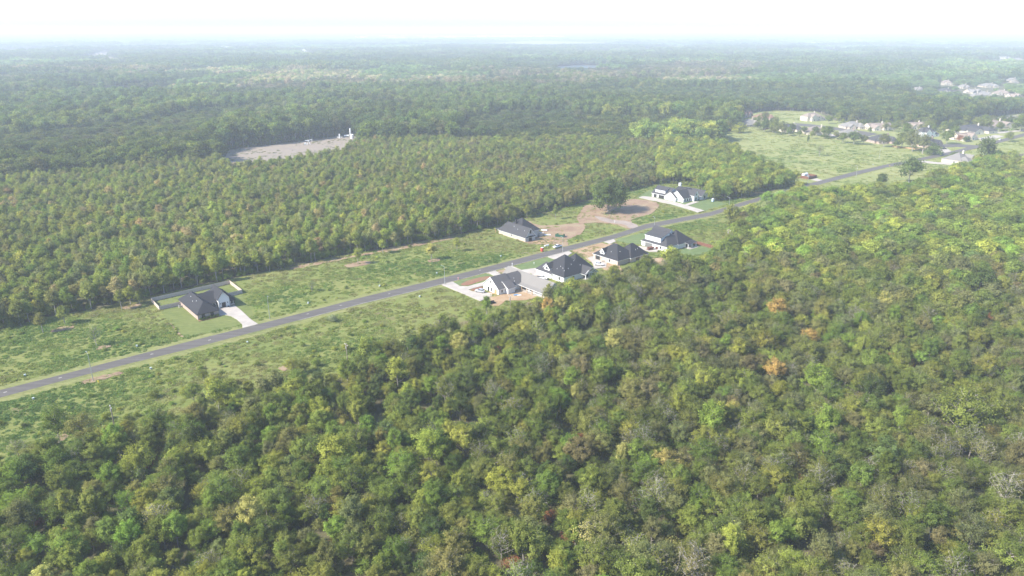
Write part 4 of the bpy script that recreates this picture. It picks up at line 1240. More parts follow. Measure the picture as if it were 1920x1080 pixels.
# well pad equipment
def well_pad():
    p = G(657.5, 258)
    root = empty('heater_stack', (p[0], p[1], .05))
    tag(root, 'tall slim white vessel at the right end of the gravel well pad', 'tank')
    MB().tube((0, 0, 0), (0, 0, 9.5), .85, .85, 14).build('vessel', M['metal_white'], root)
    MB().tube((0, 0, 9.5), (0, 0, 10.2), .85, .3, 14).build('cap', M['metal_white'], root)
    MB().tube((-1.2, -.8, 0), (-1.2, -.8, 7), .12, .12, 6).build('pipe', M['metal'], root)
    p = G(660.5, 259.5)
    root = empty('storage_tank', (p[0], p[1], .05))
    tag(root, 'squat white storage tank beside the tall vessel on the well pad', 'tank')
    MB().tube((0, 0, 0), (0, 0, 4.2), 2.0, 2.0, 18).build('shell', M['metal_white'], root)
    MB().tube((0, 0, 4.2), (0, 0, 4.8), 2.05, .3, 18).build('cap', M['metal_white'], root)
    p = G(637, 259)
    root = empty('separator', (p[0], p[1], .05))
    tag(root, 'short white separator vessel on the far side of the well pad', 'tank')
    MB().tube((0, 0, 0), (0, 0, 4.6), .8, .8, 14).build('vessel', M['metal_white'], root)
    MB().tube((-3, 0, 1), (3, 0, 1), .35, .35, 10).build('pipe', M['metal_white'], root)
    p = G(650, 257)
    root = empty('storage_tank', (p[0], p[1], .05))
    tag(root, 'low white horizontal tank between the two upright vessels', 'tank')
    MB().tube((-2.6, 0, 1.5), (2.6, 0, 1.5), 1.0, 1.0, 14).build('shell', M['metal_white'], root)
    MB().box(-2, -1.6, -.8, .8, 0, 1.0).build('saddle', M['metal'], root)
    MB().box(1.6, 2, -.8, .8, 0, 1.0).build('saddle', M['metal'], root)
    p = G(579, 271)
    root = empty('pump_jack', (p[0], p[1], .05), .2)
    tag(root, 'white pump jack standing in the middle of the gravel well pad', 'pump jack')
    f_ = MB()
    for s in (-1, 1):
        f_.tube((-1.6, s * 1.1, 0), (0, s * .3, 4.4), .2, .16, 6); f_.tube((1.6, s * 1.1, 0), (0, s * .3, 4.4), .2, .16, 6)
    f_.build('frame', M['metal_white'], root)
    MB().tube((-3.6, 0, 4.0), (3.4, 0, 4.9), .3, .25, 6).build('walking_beam', M['metal_white'], root)
    MB().box(3.2, 3.9, -.3, .3, 3.6, 5.6).build('horse_head', M['metal_white'], root)
    MB().box(-4.6, -2.4, -.8, .8, 0, 1.9).build('motor', M['metal_white'], root)
well_pad()
# wooden fence at the subdivision edge
fence('board_fence', 'orange wooden fence below the tall pale trunked trees at the field edge', [G(*z7(430, 512)), G(*z7(560, 530)), G(*z7(760, 548)), G(*z7(900, 560))], 1.9, M['wood'])
fence('board_fence', 'dark board fence behind the tan roofed house left of the subdivision', [G(*z6(545, 325)), G(*z6(640, 310))], 1.9, M['wood_red'])

# ------------------------------------------------------------------ trees
def tree_geo(rng, H, Rw, zb, nl, leafn, lsize, csig=.5, upright=.5, sub=2, sides=5, elong=1.5, shell=.55, low=-.25, twig=1.0):
    """leaf quads + wood tubes of one tree. Crown is an ellipsoid of radius Rw from zb to H filled by limbs carrying leaf sprays."""
    cz, rz = (H + zb) / 2, (H - zb) / 2
    wood = MB()
    lean = Vector((rng.normal(0, .03 * H), rng.normal(0, .03 * H), 0))
    top = Vector((0, 0, zb + (H - zb) * .72)) + lean
    tr0 = .018 * H + .04
    mid = top * .5 + Vector((rng.normal(0, .1), rng.normal(0, .1), 0))
    wood.tube((0, 0, -.1), mid, tr0, tr0 * .7, sides, 0, False)
    wood.tube(mid, top, tr0 * .7, tr0 * .25, sides, 0, False)
    cl, nr, sg, sh = [], [], [], []
    for i in range(nl):
        ph = i * 2.39996 + rng.normal(0, .25)
        ct = low + (1 - low) * ((i + .5) / nl) ** .9
        ct = min(.995, max(low, ct + rng.normal(0, .08)))
        st = math.sqrt(1 - ct * ct)
        rr = rng.uniform(.66, 1.16)
        tip = Vector((Rw * st * math.cos(ph) * rr, Rw * st * math.sin(ph) * rr, cz + rz * ct * rng.uniform(.88, 1.05))) + lean * .6
        zs = min(top.z, max(zb * .55, tip.z - (1.2 - .5 * upright) * math.hypot(tip.x, tip.y) * (.4 + upright)))
        zs = min(zs, tip.z)
        st_ = Vector((0, 0, zs)) + lean * (zs / max(top.z, .1)) * .9
        mdp = st_.lerp(tip, .5) + Vector((0, 0, (.5 - upright) * .25 * (tip - st_).length))
        r0 = tr0 * .38
        wood.tube(st_, mdp, r0, r0 * .6, 3, 0, False)
        wood.tube(mdp, tip, r0 * .6, r0 * .15, 3, 0, False)
        axis = (tip - mdp).normalized()
        lobe = rng.uniform(.72, 1.28)
        for k in range(sub + 1):
            t = 1.0 if k == 0 else rng.uniform(.25, .95)
            base = mdp.lerp(tip, t)
            off = Vector(rng.normal(0, 1, 3)) * (csig * (1.0 if k else .3))
            p = base + off
            if k and twig: wood.tube(base, p + off * .4, r0 * .25 * twig, r0 * .08 * twig, 3, 0, False)
            cl.append(p); nr.append((p - Vector((0, 0, cz - rz * .3))).normalized()); sg.append(axis); sh.append(lobe * rng.uniform(.82, 1.2))
    # a few interior sprays close the crown
    ni = int(len(cl) * (1 - shell) * .6)
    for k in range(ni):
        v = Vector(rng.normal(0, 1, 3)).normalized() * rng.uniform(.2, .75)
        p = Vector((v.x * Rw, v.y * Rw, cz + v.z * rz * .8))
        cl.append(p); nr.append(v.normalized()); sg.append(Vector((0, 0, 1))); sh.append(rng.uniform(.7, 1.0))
    n = leafn
    ci = rng.integers(0, len(cl), n)
    c = np.array([tuple(p) for p in cl])[ci]
    no = np.array([tuple(p) for p in nr])[ci]
    ax = np.array([tuple(p) for p in sg])[ci]
    s = np.array(sh)[ci] * rng.uniform(.8, 1.25, n)
    g1 = rng.normal(0, 1, (n, 3)) * csig * np.array([1, 1, .75])
    g1 += ax * rng.normal(0, csig * (elong - 1), (n, 1))
    c = c + g1
    c[:, 2] = np.maximum(c[:, 2], .3)
    nn = no * .95 + np.array([0, 0, .3]) + rng.normal(0, .38, (n, 3))
    nn /= np.linalg.norm(nn, axis=1)[:, None] + 1e-9
    t1 = np.cross(nn, ax + rng.normal(0, .6, (n, 3)))
    t1 /= np.linalg.norm(t1, axis=1)[:, None] + 1e-9
    t2 = np.cross(nn, t1)
    ls = lsize * rng.uniform(.65, 1.35, (n, 1))
    a, b2 = t1 * ls * .34, t2 * ls * .62
    fold = nn * ls * .14
    V = np.stack([c - b2, c + a - fold, c + b2, c - a - fold], 1).reshape(-1, 3)
    return V, np.repeat(s, 4), wood

def leaf_arrays_to_mesh(name, V, s, wood=None, mats=None):
    nl = len(V) // 4
    wv = wood.v if wood else []
    wf = wood.f if wood else []
    nv = len(V) + len(wv)
    me = bpy.data.meshes.new(name)
    me.vertices.add(nv)
    co = np.concatenate([V, np.array(wv, float).reshape(-1, 3)]) if len(wv) else V
    me.vertices.foreach_set('co', co.astype(np.float32).ravel())
    loops = np.arange(nl * 4)
    starts = list(np.arange(nl) * 4)
    tot = [4] * nl
    wl_ = []
    p = nl * 4
    for f in wf:
        starts.append(p); tot.append(len(f)); p += len(f)
        wl_ += [i + len(V) for i in f]
    allv = np.concatenate([loops, np.array(wl_, int)]) if wl_ else loops
    me.loops.add(len(allv))
    me.loops.foreach_set('vertex_index', allv.astype(np.int32))
    me.polygons.add(len(starts))
    me.polygons.foreach_set('loop_start', np.array(starts, np.int32))
    mi = np.zeros(len(starts), np.int32)
    mi[nl:] = 1
    for m_ in mats: me.materials.append(m_)
    me.polygons.foreach_set('material_index', mi)
    at = me.attributes.new('shade', 'FLOAT_COLOR', 'POINT')
    col = np.ones((nv, 4), np.float32)
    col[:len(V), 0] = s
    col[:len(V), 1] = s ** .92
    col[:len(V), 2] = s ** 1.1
    at.data.foreach_set('color', col.ravel())
    me.update(calc_edges=True)
    return me

class Form:
    """one tree shape: separate crown and trunk meshes (for single trees) and a joined mesh (for the massed forest)"""
    def __init__(s, seed, **k):
        rng = np.random.default_rng(seed)
        V, sh, wood = tree_geo(rng, **k)
        s.k = k
        s.V, s.sh, s.wood = V, sh, wood
        s.crown = None
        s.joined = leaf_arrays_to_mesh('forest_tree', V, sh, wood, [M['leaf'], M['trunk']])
    def parts(s):
        if s.crown is None:
            s.crown = leaf_arrays_to_mesh('crown', s.V, s.sh, None, [M['leaf']])
            s.trunk = s.wood.mesh('trunk', M['trunk'])
        return s.crown, s.trunk

FORMS = {}
def fam(name, seeds, **k):
    FORMS[name] = [Form(sd_, **k) for sd_ in seeds]
# near detail
fam('round', (1, 2, 3, 14), H=9.5, Rw=3.7, zb=2.0, nl=34, leafn=6000, lsize=.30, csig=.36, upright=.65, sub=3, elong=1.7)
fam('feather', (4, 5, 6, 15), H=9.0, Rw=4.1, zb=2.3, nl=38, leafn=4600, lsize=.27, csig=.32, upright=.4, sub=3, elong=2.4, twig=1.3)
fam('upright', (7, 8, 9, 16), H=10.0, Rw=2.7, zb=1.8, nl=26, leafn=4600, lsize=.30, csig=.30, upright=.95, sub=3, elong=2.1)
fam('sparse', (10, 11), H=9.0, Rw=3.8, zb=2.5, nl=30, leafn=1300, lsize=.27, csig=.45, upright=.6, sub=4, elong=1.8, twig=2.3)
fam('shrub', (12, 13), H=3.2, Rw=2.0, zb=.3, nl=14, leafn=1300, lsize=.30, csig=.38, upright=.6, sub=2, low=-.5, elong=1.3)
# middle distance
fam('oval', (20, 21, 22, 26), H=9.5, Rw=2.25, zb=2.0, nl=20, leafn=1500, lsize=.46, csig=.42, upright=.75, sub=2, elong=1.5)
fam('lump', (23, 24, 25), H=11.0, Rw=4.6, zb=2.2, nl=20, leafn=2000, lsize=.60, csig=.60, upright=.5, sub=3, elong=1.2)
# old forest
fam('old', (30, 31, 32), H=17.0, Rw=6.4, zb=4.0, nl=22, leafn=800, lsize=1.35, csig=.95, upright=.5, sub=3, elong=1.2)
def clump(seed):
    rng = np.random.default_rng(seed)
    Vs, ss = [], []
    for k in range(5):
        V, sh_, w_ = tree_geo(rng, H=rng.uniform(14, 19), Rw=rng.uniform(6, 8.5), zb=3.0, nl=14, leafn=170, lsize=3.0, csig=1.3, sub=1, twig=0)
        a = k * 1.3 + rng.normal(0, .3)
        r_ = 0 if k == 0 else rng.uniform(9, 13)
        Vs.append(V + np.array([math.cos(a) * r_, math.sin(a) * r_, 0])); ss.append(sh_)
    f = Form.__new__(Form)
    f.V, f.sh = np.concatenate(Vs), np.concatenate(ss)
    f.wood = MB()
    f.joined = leaf_arrays_to_mesh('forest_clump', f.V, f.sh, None, [M['leaf']])
    return f
FORMS['clump'] = [clump(40), clump(41), clump(42)]

TINT = {
    'mid green': (.108, .150, .042), 'olive green': (.132, .162, .048), 'yellow green': (.185, .210, .055), 'bright green': (.128, .190, .046),
    'dark green': (.066, .098, .034), 'blue green': (.088, .128, .052), 'brownish olive': (.146, .154, .062), 'golden': (.32, .250, .100),
    'rust red': (.20, .090, .060), 'pale yellow': (.28, .28, .115), 'grey green': (.128, .145, .072), 'dusty brown': (.150, .145, .080), 'tan': (.23, .195, .12)}
TINT = {k: (v[0] * 1.44, v[1] * 1.36, v[2] * 1.02) for k, v in TINT.items()}
# every tree: x, y, form, variant, scale xyz, rot, tint
def scatter(spacing, r0, r1, jit=.42, half=math.radians(40)):
    xs = np.arange(-r1, r1, spacing)
    ys = np.arange(40, r1, spacing * .9)
    X, Y = np.meshgrid(xs, ys)
    X = X + (np.arange(len(ys)) % 2)[:, None] * spacing * .5
    X = X + NR.uniform(-jit, jit, X.shape) * spacing
    Y = Y + NR.uniform(-jit, jit, Y.shape) * spacing
    X, Y = X.ravel(), Y.ravel()
    d = np.hypot(X, Y)
    k = (d > r0) & (d < r1) & (np.abs(X) < Y * math.tan(half) + 45) & (Y > 75)
    return np.stack([X[k], Y[k]], 1)

def pxs(P, z=0.0):
    d = P[:, 1] * CP + CAM_H * SP - z * SP
    return 960 + FPX * P[:, 0] / d, 540 - FPX * (P[:, 1] * SP + (z - CAM_H) * CP) / d

def grow(poly, d):
    """polygon pushed outward by about d metres"""
    n = len(poly)
    A = sum(poly[i][0] * poly[(i + 1) % n][1] - poly[(i + 1) % n][0] * poly[i][1] for i in range(n))
    sgn = 1 if A > 0 else -1
    out = []
    for i in range(n):
        a, b2, c = Vector(poly[i - 1]), Vector(poly[i]), Vector(poly[(i + 1) % n])
        t = ((b2 - a).normalized() + (c - b2).normalized())
        if t.length < 1e-6: t = b2 - a
        t.normalize()
        out.append((b2.x + t.y * d * sgn, b2.y - t.x * d * sgn))
    return out

CLEARS = [CLEAR, FIELD, grow(PAD, 3), LAKE] + STRIPS + FARFIELDS
TOWN = pg((1755, 152), (2000, 146), (2000, 194), (1870, 196), (1760, 186))
TOWNF = pg((1700, 160), (2000, 150), (2000, 212), (1860, 212), (1700, 200))
def is_clear(P):
    r = np.zeros(len(P), bool)
    P = P + np.stack([fbm(P[:, 0], P[:, 1], 14, 20) - .5, fbm(P[:, 0], P[:, 1], 14, 24) - .5], 1) * 11 * np.clip(np.hypot(P[:, 0], P[:, 1]) / 500, .6, 2)[:, None]
    for c in CLEARS: r |= inpoly(P, c)
    return r

OLD_LINE = [(-400, 392), (0, 352), (430, 308), (660, 268), (760, 238), (900, 228), (1040, 224), (1200, 214), (1262, 228), (1345, 256), (1400, 214), (2400, 150)]
NEAR_POLY = pg((-400, 960), (-140, 905, 6), (60, 850, 6), (110, 832, 6), (200, 812, 6), (330, 752, 8), (600, 678, 8), (740, 636, 8), (860, 590, 8), (1022, 560, 8), (1122, 520, 8), (1158, 493, 8), (1222, 487, 7), (1302, 478, 7), (1340, 466, 8), (1374, 428, 8),
               (1374, 402, 8), (1405, 387, 8), (1450, 371, 8), (1540, 345, 7), (1642, 350, 8), (1722, 340, 8), (1772, 320, 8), (1835, 300, 9), (1862, 280, 9), (2010, 262)) + [(1200, 900), (600, 20), (-600, 20)]

FAR_HAZE_TINT = np.ones(3)
TREES = []   # (X, Y, fam, var, sx, sy, sz, rot, tint, tone, px, py)
def pick(w):
    ks = list(w); ws = np.array([w[k] for k in ks], float)
    return ks, ws / ws.sum()

def tone_pick(weights, n, rng):
    ks, p = pick(weights)
    return [ks[i] for i in rng.choice(len(ks), n, p=p)]

def add_trees(P, famw, tonew, srange, zr=(.85, 1.15), gain=1.0, hmul=1.0):
    gain = np.broadcast_to(gain, (len(P),))
    hmul = np.broadcast_to(hmul, (len(P),))
    n = len(P)
    if not n: return
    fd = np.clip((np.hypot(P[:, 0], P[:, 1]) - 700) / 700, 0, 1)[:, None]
    hues = 1 + (FAR_HAZE_TINT - 1) * fd if set(famw) <= {'old', 'clump'} else np.ones((n, 3))
    fams = tone_pick(famw, n, NR)
    tones = tone_pick(tonew, n, NR)
    u, v = pxs(P, 6.0)
    vr = fbm(P[:, 0], P[:, 1], 60, 9)
    for i in range(n):
        s = NR.uniform(*srange)
        z = s * NR.uniform(*zr) * hmul[i]
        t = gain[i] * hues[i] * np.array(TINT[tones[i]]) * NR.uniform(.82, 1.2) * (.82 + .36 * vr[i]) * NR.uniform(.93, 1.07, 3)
        TREES.append((P[i, 0], P[i, 1], fams[i], int(NR.integers(0, len(FORMS[fams[i]]))), s, s * NR.uniform(.9, 1.1), z, NR.uniform(0, 6.283), t, tones[i], u[i], v[i]))

# --- near forest (young, mixed)
P = scatter(4.8, 40, 800)
u, v = pxs(P)
clear = is_clear(P)
near = inpoly(P, NEAR_POLY) & ~clear
dist = np.hypot(P[:, 0], P[:, 1])
keep = NR.random(len(P)) < .86
ne = (u > 1400) & (v < 500)
ea = (u > 1080) & ~ne
wmix = near & ~ne & ~ea & keep
zone_noise = fbm(P[:, 0], P[:, 1], 45, 1)
farn = dist > 330
# left part: lively mix
q = wmix & (zone_noise < .52)
add_trees(P[q & ~farn], {'round': 4, 'feather': 3, 'upright': 5, 'sparse': .6}, {'mid green': 4, 'olive green': 4, 'yellow green': 3.2, 'bright green': 2.6, 'dark green': .7, 'brownish olive': .4, 'blue green': .8, 'pale yellow': .3, 'golden': .04}, (.52, 1.02))
add_trees(P[q & farn], {'lump': 3, 'oval': 2}, {'mid green': 4, 'olive green': 4, 'yellow green': 2, 'bright green': 1, 'dark green': 1, 'brownish olive': 1}, (.6, .95), gain=1.08)
q = wmix & (zone_noise >= .52)
add_trees(P[q & ~farn], {'feather': 5, 'round': 2.5, 'upright': 3.2, 'sparse': .9}, {'olive green': 5, 'mid green': 3, 'brownish olive': .9, 'yellow green': 2.6, 'dark green': .8, 'bright green': 1, 'grey green': 1, 'golden': .05}, (.52, 1.02))
add_trees(P[q & farn], {'lump': 3, 'oval': 1.5}, {'olive green': 4, 'mid green': 3, 'brownish olive': 2, 'grey green': 1}, (.6, .95), gain=1.08)
# right part: greyer, feathery, with bare twigs
q = near & ea & keep
s1 = zone_noise > .47
add_trees(P[q & s1 & ~farn], {'feather': 5.5, 'round': 1.2, 'sparse': 1.5, 'upright': 1.6}, {'olive green': 4, 'grey green': 3, 'mid green': 2.2, 'brownish olive': 1.8, 'dusty brown': 1.2, 'yellow green': 1.0, 'bright green': .3, 'pale yellow': .15}, (.55, 1.05))
add_trees(P[q & ~s1 & ~farn], {'round': 2.4, 'feather': 4.5, 'upright': 2.2, 'sparse': .7}, {'mid green': 3, 'olive green': 4, 'bright green': .8, 'grey green': 2.6, 'yellow green': 1.2, 'dark green': .6, 'brownish olive': 1.2}, (.55, 1.05))
add_trees(P[q & farn], {'lump': 3, 'feather': 1.2, 'sparse': .8}, {'olive green': 4, 'grey green': 2.5, 'brownish olive': 2, 'mid green': 2.5, 'yellow green': .8, 'dusty brown': .8}, (.55, .95), gain=1.08)
# upper right: lush lumps
q = near & ne & (NR.random(len(P)) < .56)
add_trees(P[q], {'lump': 5, 'oval': 1, 'round': .6}, {'mid green': 5, 'olive green': 2.6, 'bright green': 2.4, 'yellow green': 2.6, 'blue green': 1.4, 'brownish olive': .3, 'grey green': .8}, (.7, 1.25), (.75, .95), 1.36)
# undergrowth
Pu = scatter(5.2, 40, 420)
qu = inpoly(Pu, grow(NEAR_POLY, 3)) & ~is_clear(Pu)
add_trees(Pu[qu], {'shrub': 1}, {'mid green': 3, 'olive green': 3, 'dark green': 3, 'brownish olive': 1.5, 'rust red': .35, 'grey green': 1}, (.6, 1.2))
# scrubby transition at the left end of the near forest
Pe = scatter(6.5, 120, 330)
ue, ve = pxs(Pe)
qe = inpoly(Pe, CLEAR) & inpoly(Pe, grow(NEAR_POLY, 27)) & (ue < 800) & (NR.random(len(Pe)) < .36) & (ve > 630)
add_trees(Pe[qe], {'shrub': 3, 'feather': 1.4, 'round': .8, 'sparse': .6}, {'olive green': 3, 'mid green': 2, 'brownish olive': 1.5, 'yellow green': 1.5}, (.45, .85))

# --- far side: plantation, scrub, bright wood
ol = np.interp(u, [p[0] for p in OLD_LINE], [p[1] for p in OLD_LINE])
far_side = ~near & ~clear & ~inpoly(P, NEAR_POLY) & (v > ol)
plant = far_side & (u < 860 + (v - 300) * .5)
mid_ = far_side & ~plant
brt = mid_ & (((u > 1235) & (v > 262)) | ((u > 1300) & (v > 250)))
scrub = mid_ & ~brt
add_trees(P[plant & (NR.random(len(P)) < .96)], {'oval': 1}, {'mid green': 4, 'olive green': 4.5, 'yellow green': 1.6, 'brownish olive': 1.6, 'grey green': 3.4, 'tan': .35}, (.78, 1.18), (.85, 1.2), 1.2)
add_trees(P[brt & (NR.random(len(P)) < .74)], {'lump': 4, 'oval': 1}, {'yellow green': 4, 'mid green': 3, 'olive green': 3, 'bright green': 1.5}, (.7, 1.05), (.95, 1.2), 1.22)
sn = fbm(P[:, 0], P[:, 1], 70, 4)
add_trees(P[scrub & (sn < .5) & (NR.random(len(P)) < .85)], {'oval': 2, 'lump': 2}, {'olive green': 4, 'mid green': 3, 'yellow green': 2, 'grey green': 1.5}, (.65, 1.0), gain=1.14)
add_trees(P[scrub & (sn >= .5) & (NR.random(len(P)) < .85)], {'oval': 2, 'lump': 1.6}, {'olive green': 3, 'brownish olive': 3, 'grey green': 3, 'dusty brown': 1.2}, (.6, .95), gain=1.14)
# saplings spilling out of the plantation into the grass
Ps = scatter(7.5, 250, 620)
us_, vs_ = pxs(Ps)
sp_ = inpoly(Ps, CLEAR) & inpoly(Ps, grow([tuple(p) for p in CLEAR], -1)) & ~inpoly(Ps, grow(CLEAR, -17)) & ~inpoly(Ps, grow(NEAR_POLY, 30)) & (us_ < 1000) & (NR.random(len(Ps)) < .16)
add_trees(Ps[sp_], {'oval': 3, 'shrub': 1}, {'mid green': 3, 'olive green': 3, 'yellow green': 3}, (.4, .85))
# scattered scrub in the rough grass
Pg = scatter(5.0, 150, 640)
ng = fbm(Pg[:, 0], Pg[:, 1], 30, 15)
kg = inpoly(Pg, CLEAR) & ~inpoly(Pg, VERGEPOLY) & (ng > .54) & (NR.random(len(Pg)) < .30)
for gp_ in GREEN + BARE: kg &= ~inpoly(Pg, gp_)
add_trees(Pg[kg], {'shrub': 1}, {'mid green': 3, 'bright green': 2, 'yellow green': 2, 'dark green': .6}, (.22, .5), (.6, .9), 1.1)
# low growth under the plantation edge
Pd = scatter(3.4, 250, 620)
edge = inpoly(Pd, grow(CLEAR, 9)) & ~is_clear(Pd) & ~inpoly(Pd, NEAR_POLY)
add_trees(Pd[edge], {'shrub': 1}, {'mid green': 3, 'dark green': 1, 'bright green': 2, 'olive green': 1}, (.5, 1.0))
# bushes round the well pad
Pp = scatter(4.2, 560, 1000)
pe_ = inpoly(Pp, grow(PAD, 16)) & ~inpoly(Pp, grow(PAD, 2))
up_, vp_ = pxs(Pp)
add_trees(Pp[pe_ & (vp_ < 285)], {'shrub': 2, 'lump': 1}, {'mid green': 3, 'blue green': 2, 'olive green': 1}, (.5, 1.0), (.7, 1.1))
# --- old forest
old = ~near & ~clear & ~inpoly(P, NEAR_POLY) & (v <= ol)
FAR_HAZE_TINT = np.array([.93, 1.04, 1.45])  # distance haze painted into far leaf colours, stronger further out
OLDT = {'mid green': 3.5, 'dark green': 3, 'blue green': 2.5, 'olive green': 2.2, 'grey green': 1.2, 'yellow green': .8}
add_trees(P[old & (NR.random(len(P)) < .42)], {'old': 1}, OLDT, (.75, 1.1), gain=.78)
def old_ring(sp, r0, r1, famw, sr, zr=(.85, 1.15)):
    Q = scatter(sp, r0, r1)
    cl = is_clear(Q) | inpoly(Q, TOWN) & (NR.random(len(Q)) < .55)
    cl &= ~((inpoly(Q, FARFIELDS[5]) | inpoly(Q, FARFIELDS[4])) & (NR.random(len(Q)) < .45))
    for bx, by, bw in OPEN:                       # open ground before the far buildings
        bd = math.hypot(bx, by)
        ux, uy = -bx / bd, -by / bd
        al = (Q[:, 0] - bx) * ux + (Q[:, 1] - by) * uy
        la = np.abs(-(Q[:, 0] - bx) * uy + (Q[:, 1] - by) * ux)
        cl |= (al > -40) & (al < 9.0 * bd / CAM_H) & (la < bw * .6)
    ct = inpoly(Q, NEAR_POLY)
    uu, vv = pxs(Q)
    nz = fbm(Q[:, 0], Q[:, 1], 260, 2)
    st = np.floor(fbm(Q[:, 0] + 40 * nz, Q[:, 1], 420, 12) * 9) / 9          # stands of one age
    sf = _tab[(st * 9).astype(int) * 7 % 256, 3]
    gain = (.55 + .95 * sf)
    tf = inpoly(Q, TOWNF)
    hgt = np.where(tf, .55, 1.0) * (.62 + .62 * _tab[(st * 9).astype(int) * 5 % 256, 11])
    pale = (vv > 138) & (vv < 176) & (uu < 1120) & (nz > .42)
    pale2 = (uu > 980) & (uu < 1420) & (vv > 128) & (vv < 165) & (nz > .45)
    brn = (pale | pale2) & ~cl & ~ct
    g1 = ~brn & (nz < .5) & ~cl & ~ct
    g2 = ~brn & (nz >= .5) & ~cl & ~ct
    lit = (vv > 175) & (uu > 1100)
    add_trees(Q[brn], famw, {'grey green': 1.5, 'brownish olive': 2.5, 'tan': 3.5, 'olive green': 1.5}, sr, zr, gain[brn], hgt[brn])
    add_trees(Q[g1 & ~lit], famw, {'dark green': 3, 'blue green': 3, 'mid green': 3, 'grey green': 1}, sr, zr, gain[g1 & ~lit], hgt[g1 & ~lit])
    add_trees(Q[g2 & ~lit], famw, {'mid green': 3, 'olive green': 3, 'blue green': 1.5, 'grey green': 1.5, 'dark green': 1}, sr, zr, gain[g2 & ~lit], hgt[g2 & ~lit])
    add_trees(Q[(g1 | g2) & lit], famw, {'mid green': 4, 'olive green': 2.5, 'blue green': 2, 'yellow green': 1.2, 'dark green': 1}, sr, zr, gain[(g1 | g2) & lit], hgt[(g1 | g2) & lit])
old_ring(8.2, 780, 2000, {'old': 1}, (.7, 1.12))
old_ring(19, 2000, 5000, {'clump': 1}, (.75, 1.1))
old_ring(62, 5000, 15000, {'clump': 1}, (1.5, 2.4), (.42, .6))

# --- keep houses, drives and lanes free
def blocked(x, y):
    for o, a, lim in ((HA, A40, (-4, 24, -31, 6)), (HB, A40, (-5, 24, -8, 21)), (HC, A40, (-6, 23, -5, 19)), (HD, A40, (-4, 24, -9, 21)), (HF, A40, (-4, 28, -34, 4)), (HE, A40, (-4, 22, -4, 30)), (H1O, A40, (-11, 29, -4, 39.5))):
        dx, dy = x - o[0], y - o[1]
        ca, sa = math.cos(math.radians(a)), math.sin(math.radians(a))
        lx, ly = dx * ca + dy * sa, -dx * sa + dy * ca
        if lim[0] < lx < lim[1] and lim[2] < ly < lim[3]: return True
    return False
TREES = [t for t in TREES if not blocked(t[0], t[1])]

# --- single trees: those of the clearing and those of striking colour, then the nearest 300 of the forest
def single(name, label, cat, X, Y, fm, var, sx, sy, sz, rot, tint, group=None):
    cr, tk = FORMS[fm][var].parts()
    root = empty(name, (X, Y, 0), rot)
    root.scale = (sx, sy, sz)
    tag(root, label, cat, group)
    link('trunk', tk, root)
    c = link('crown', cr, root)
    c['tint'] = [float(k) for k in tint]
    return root

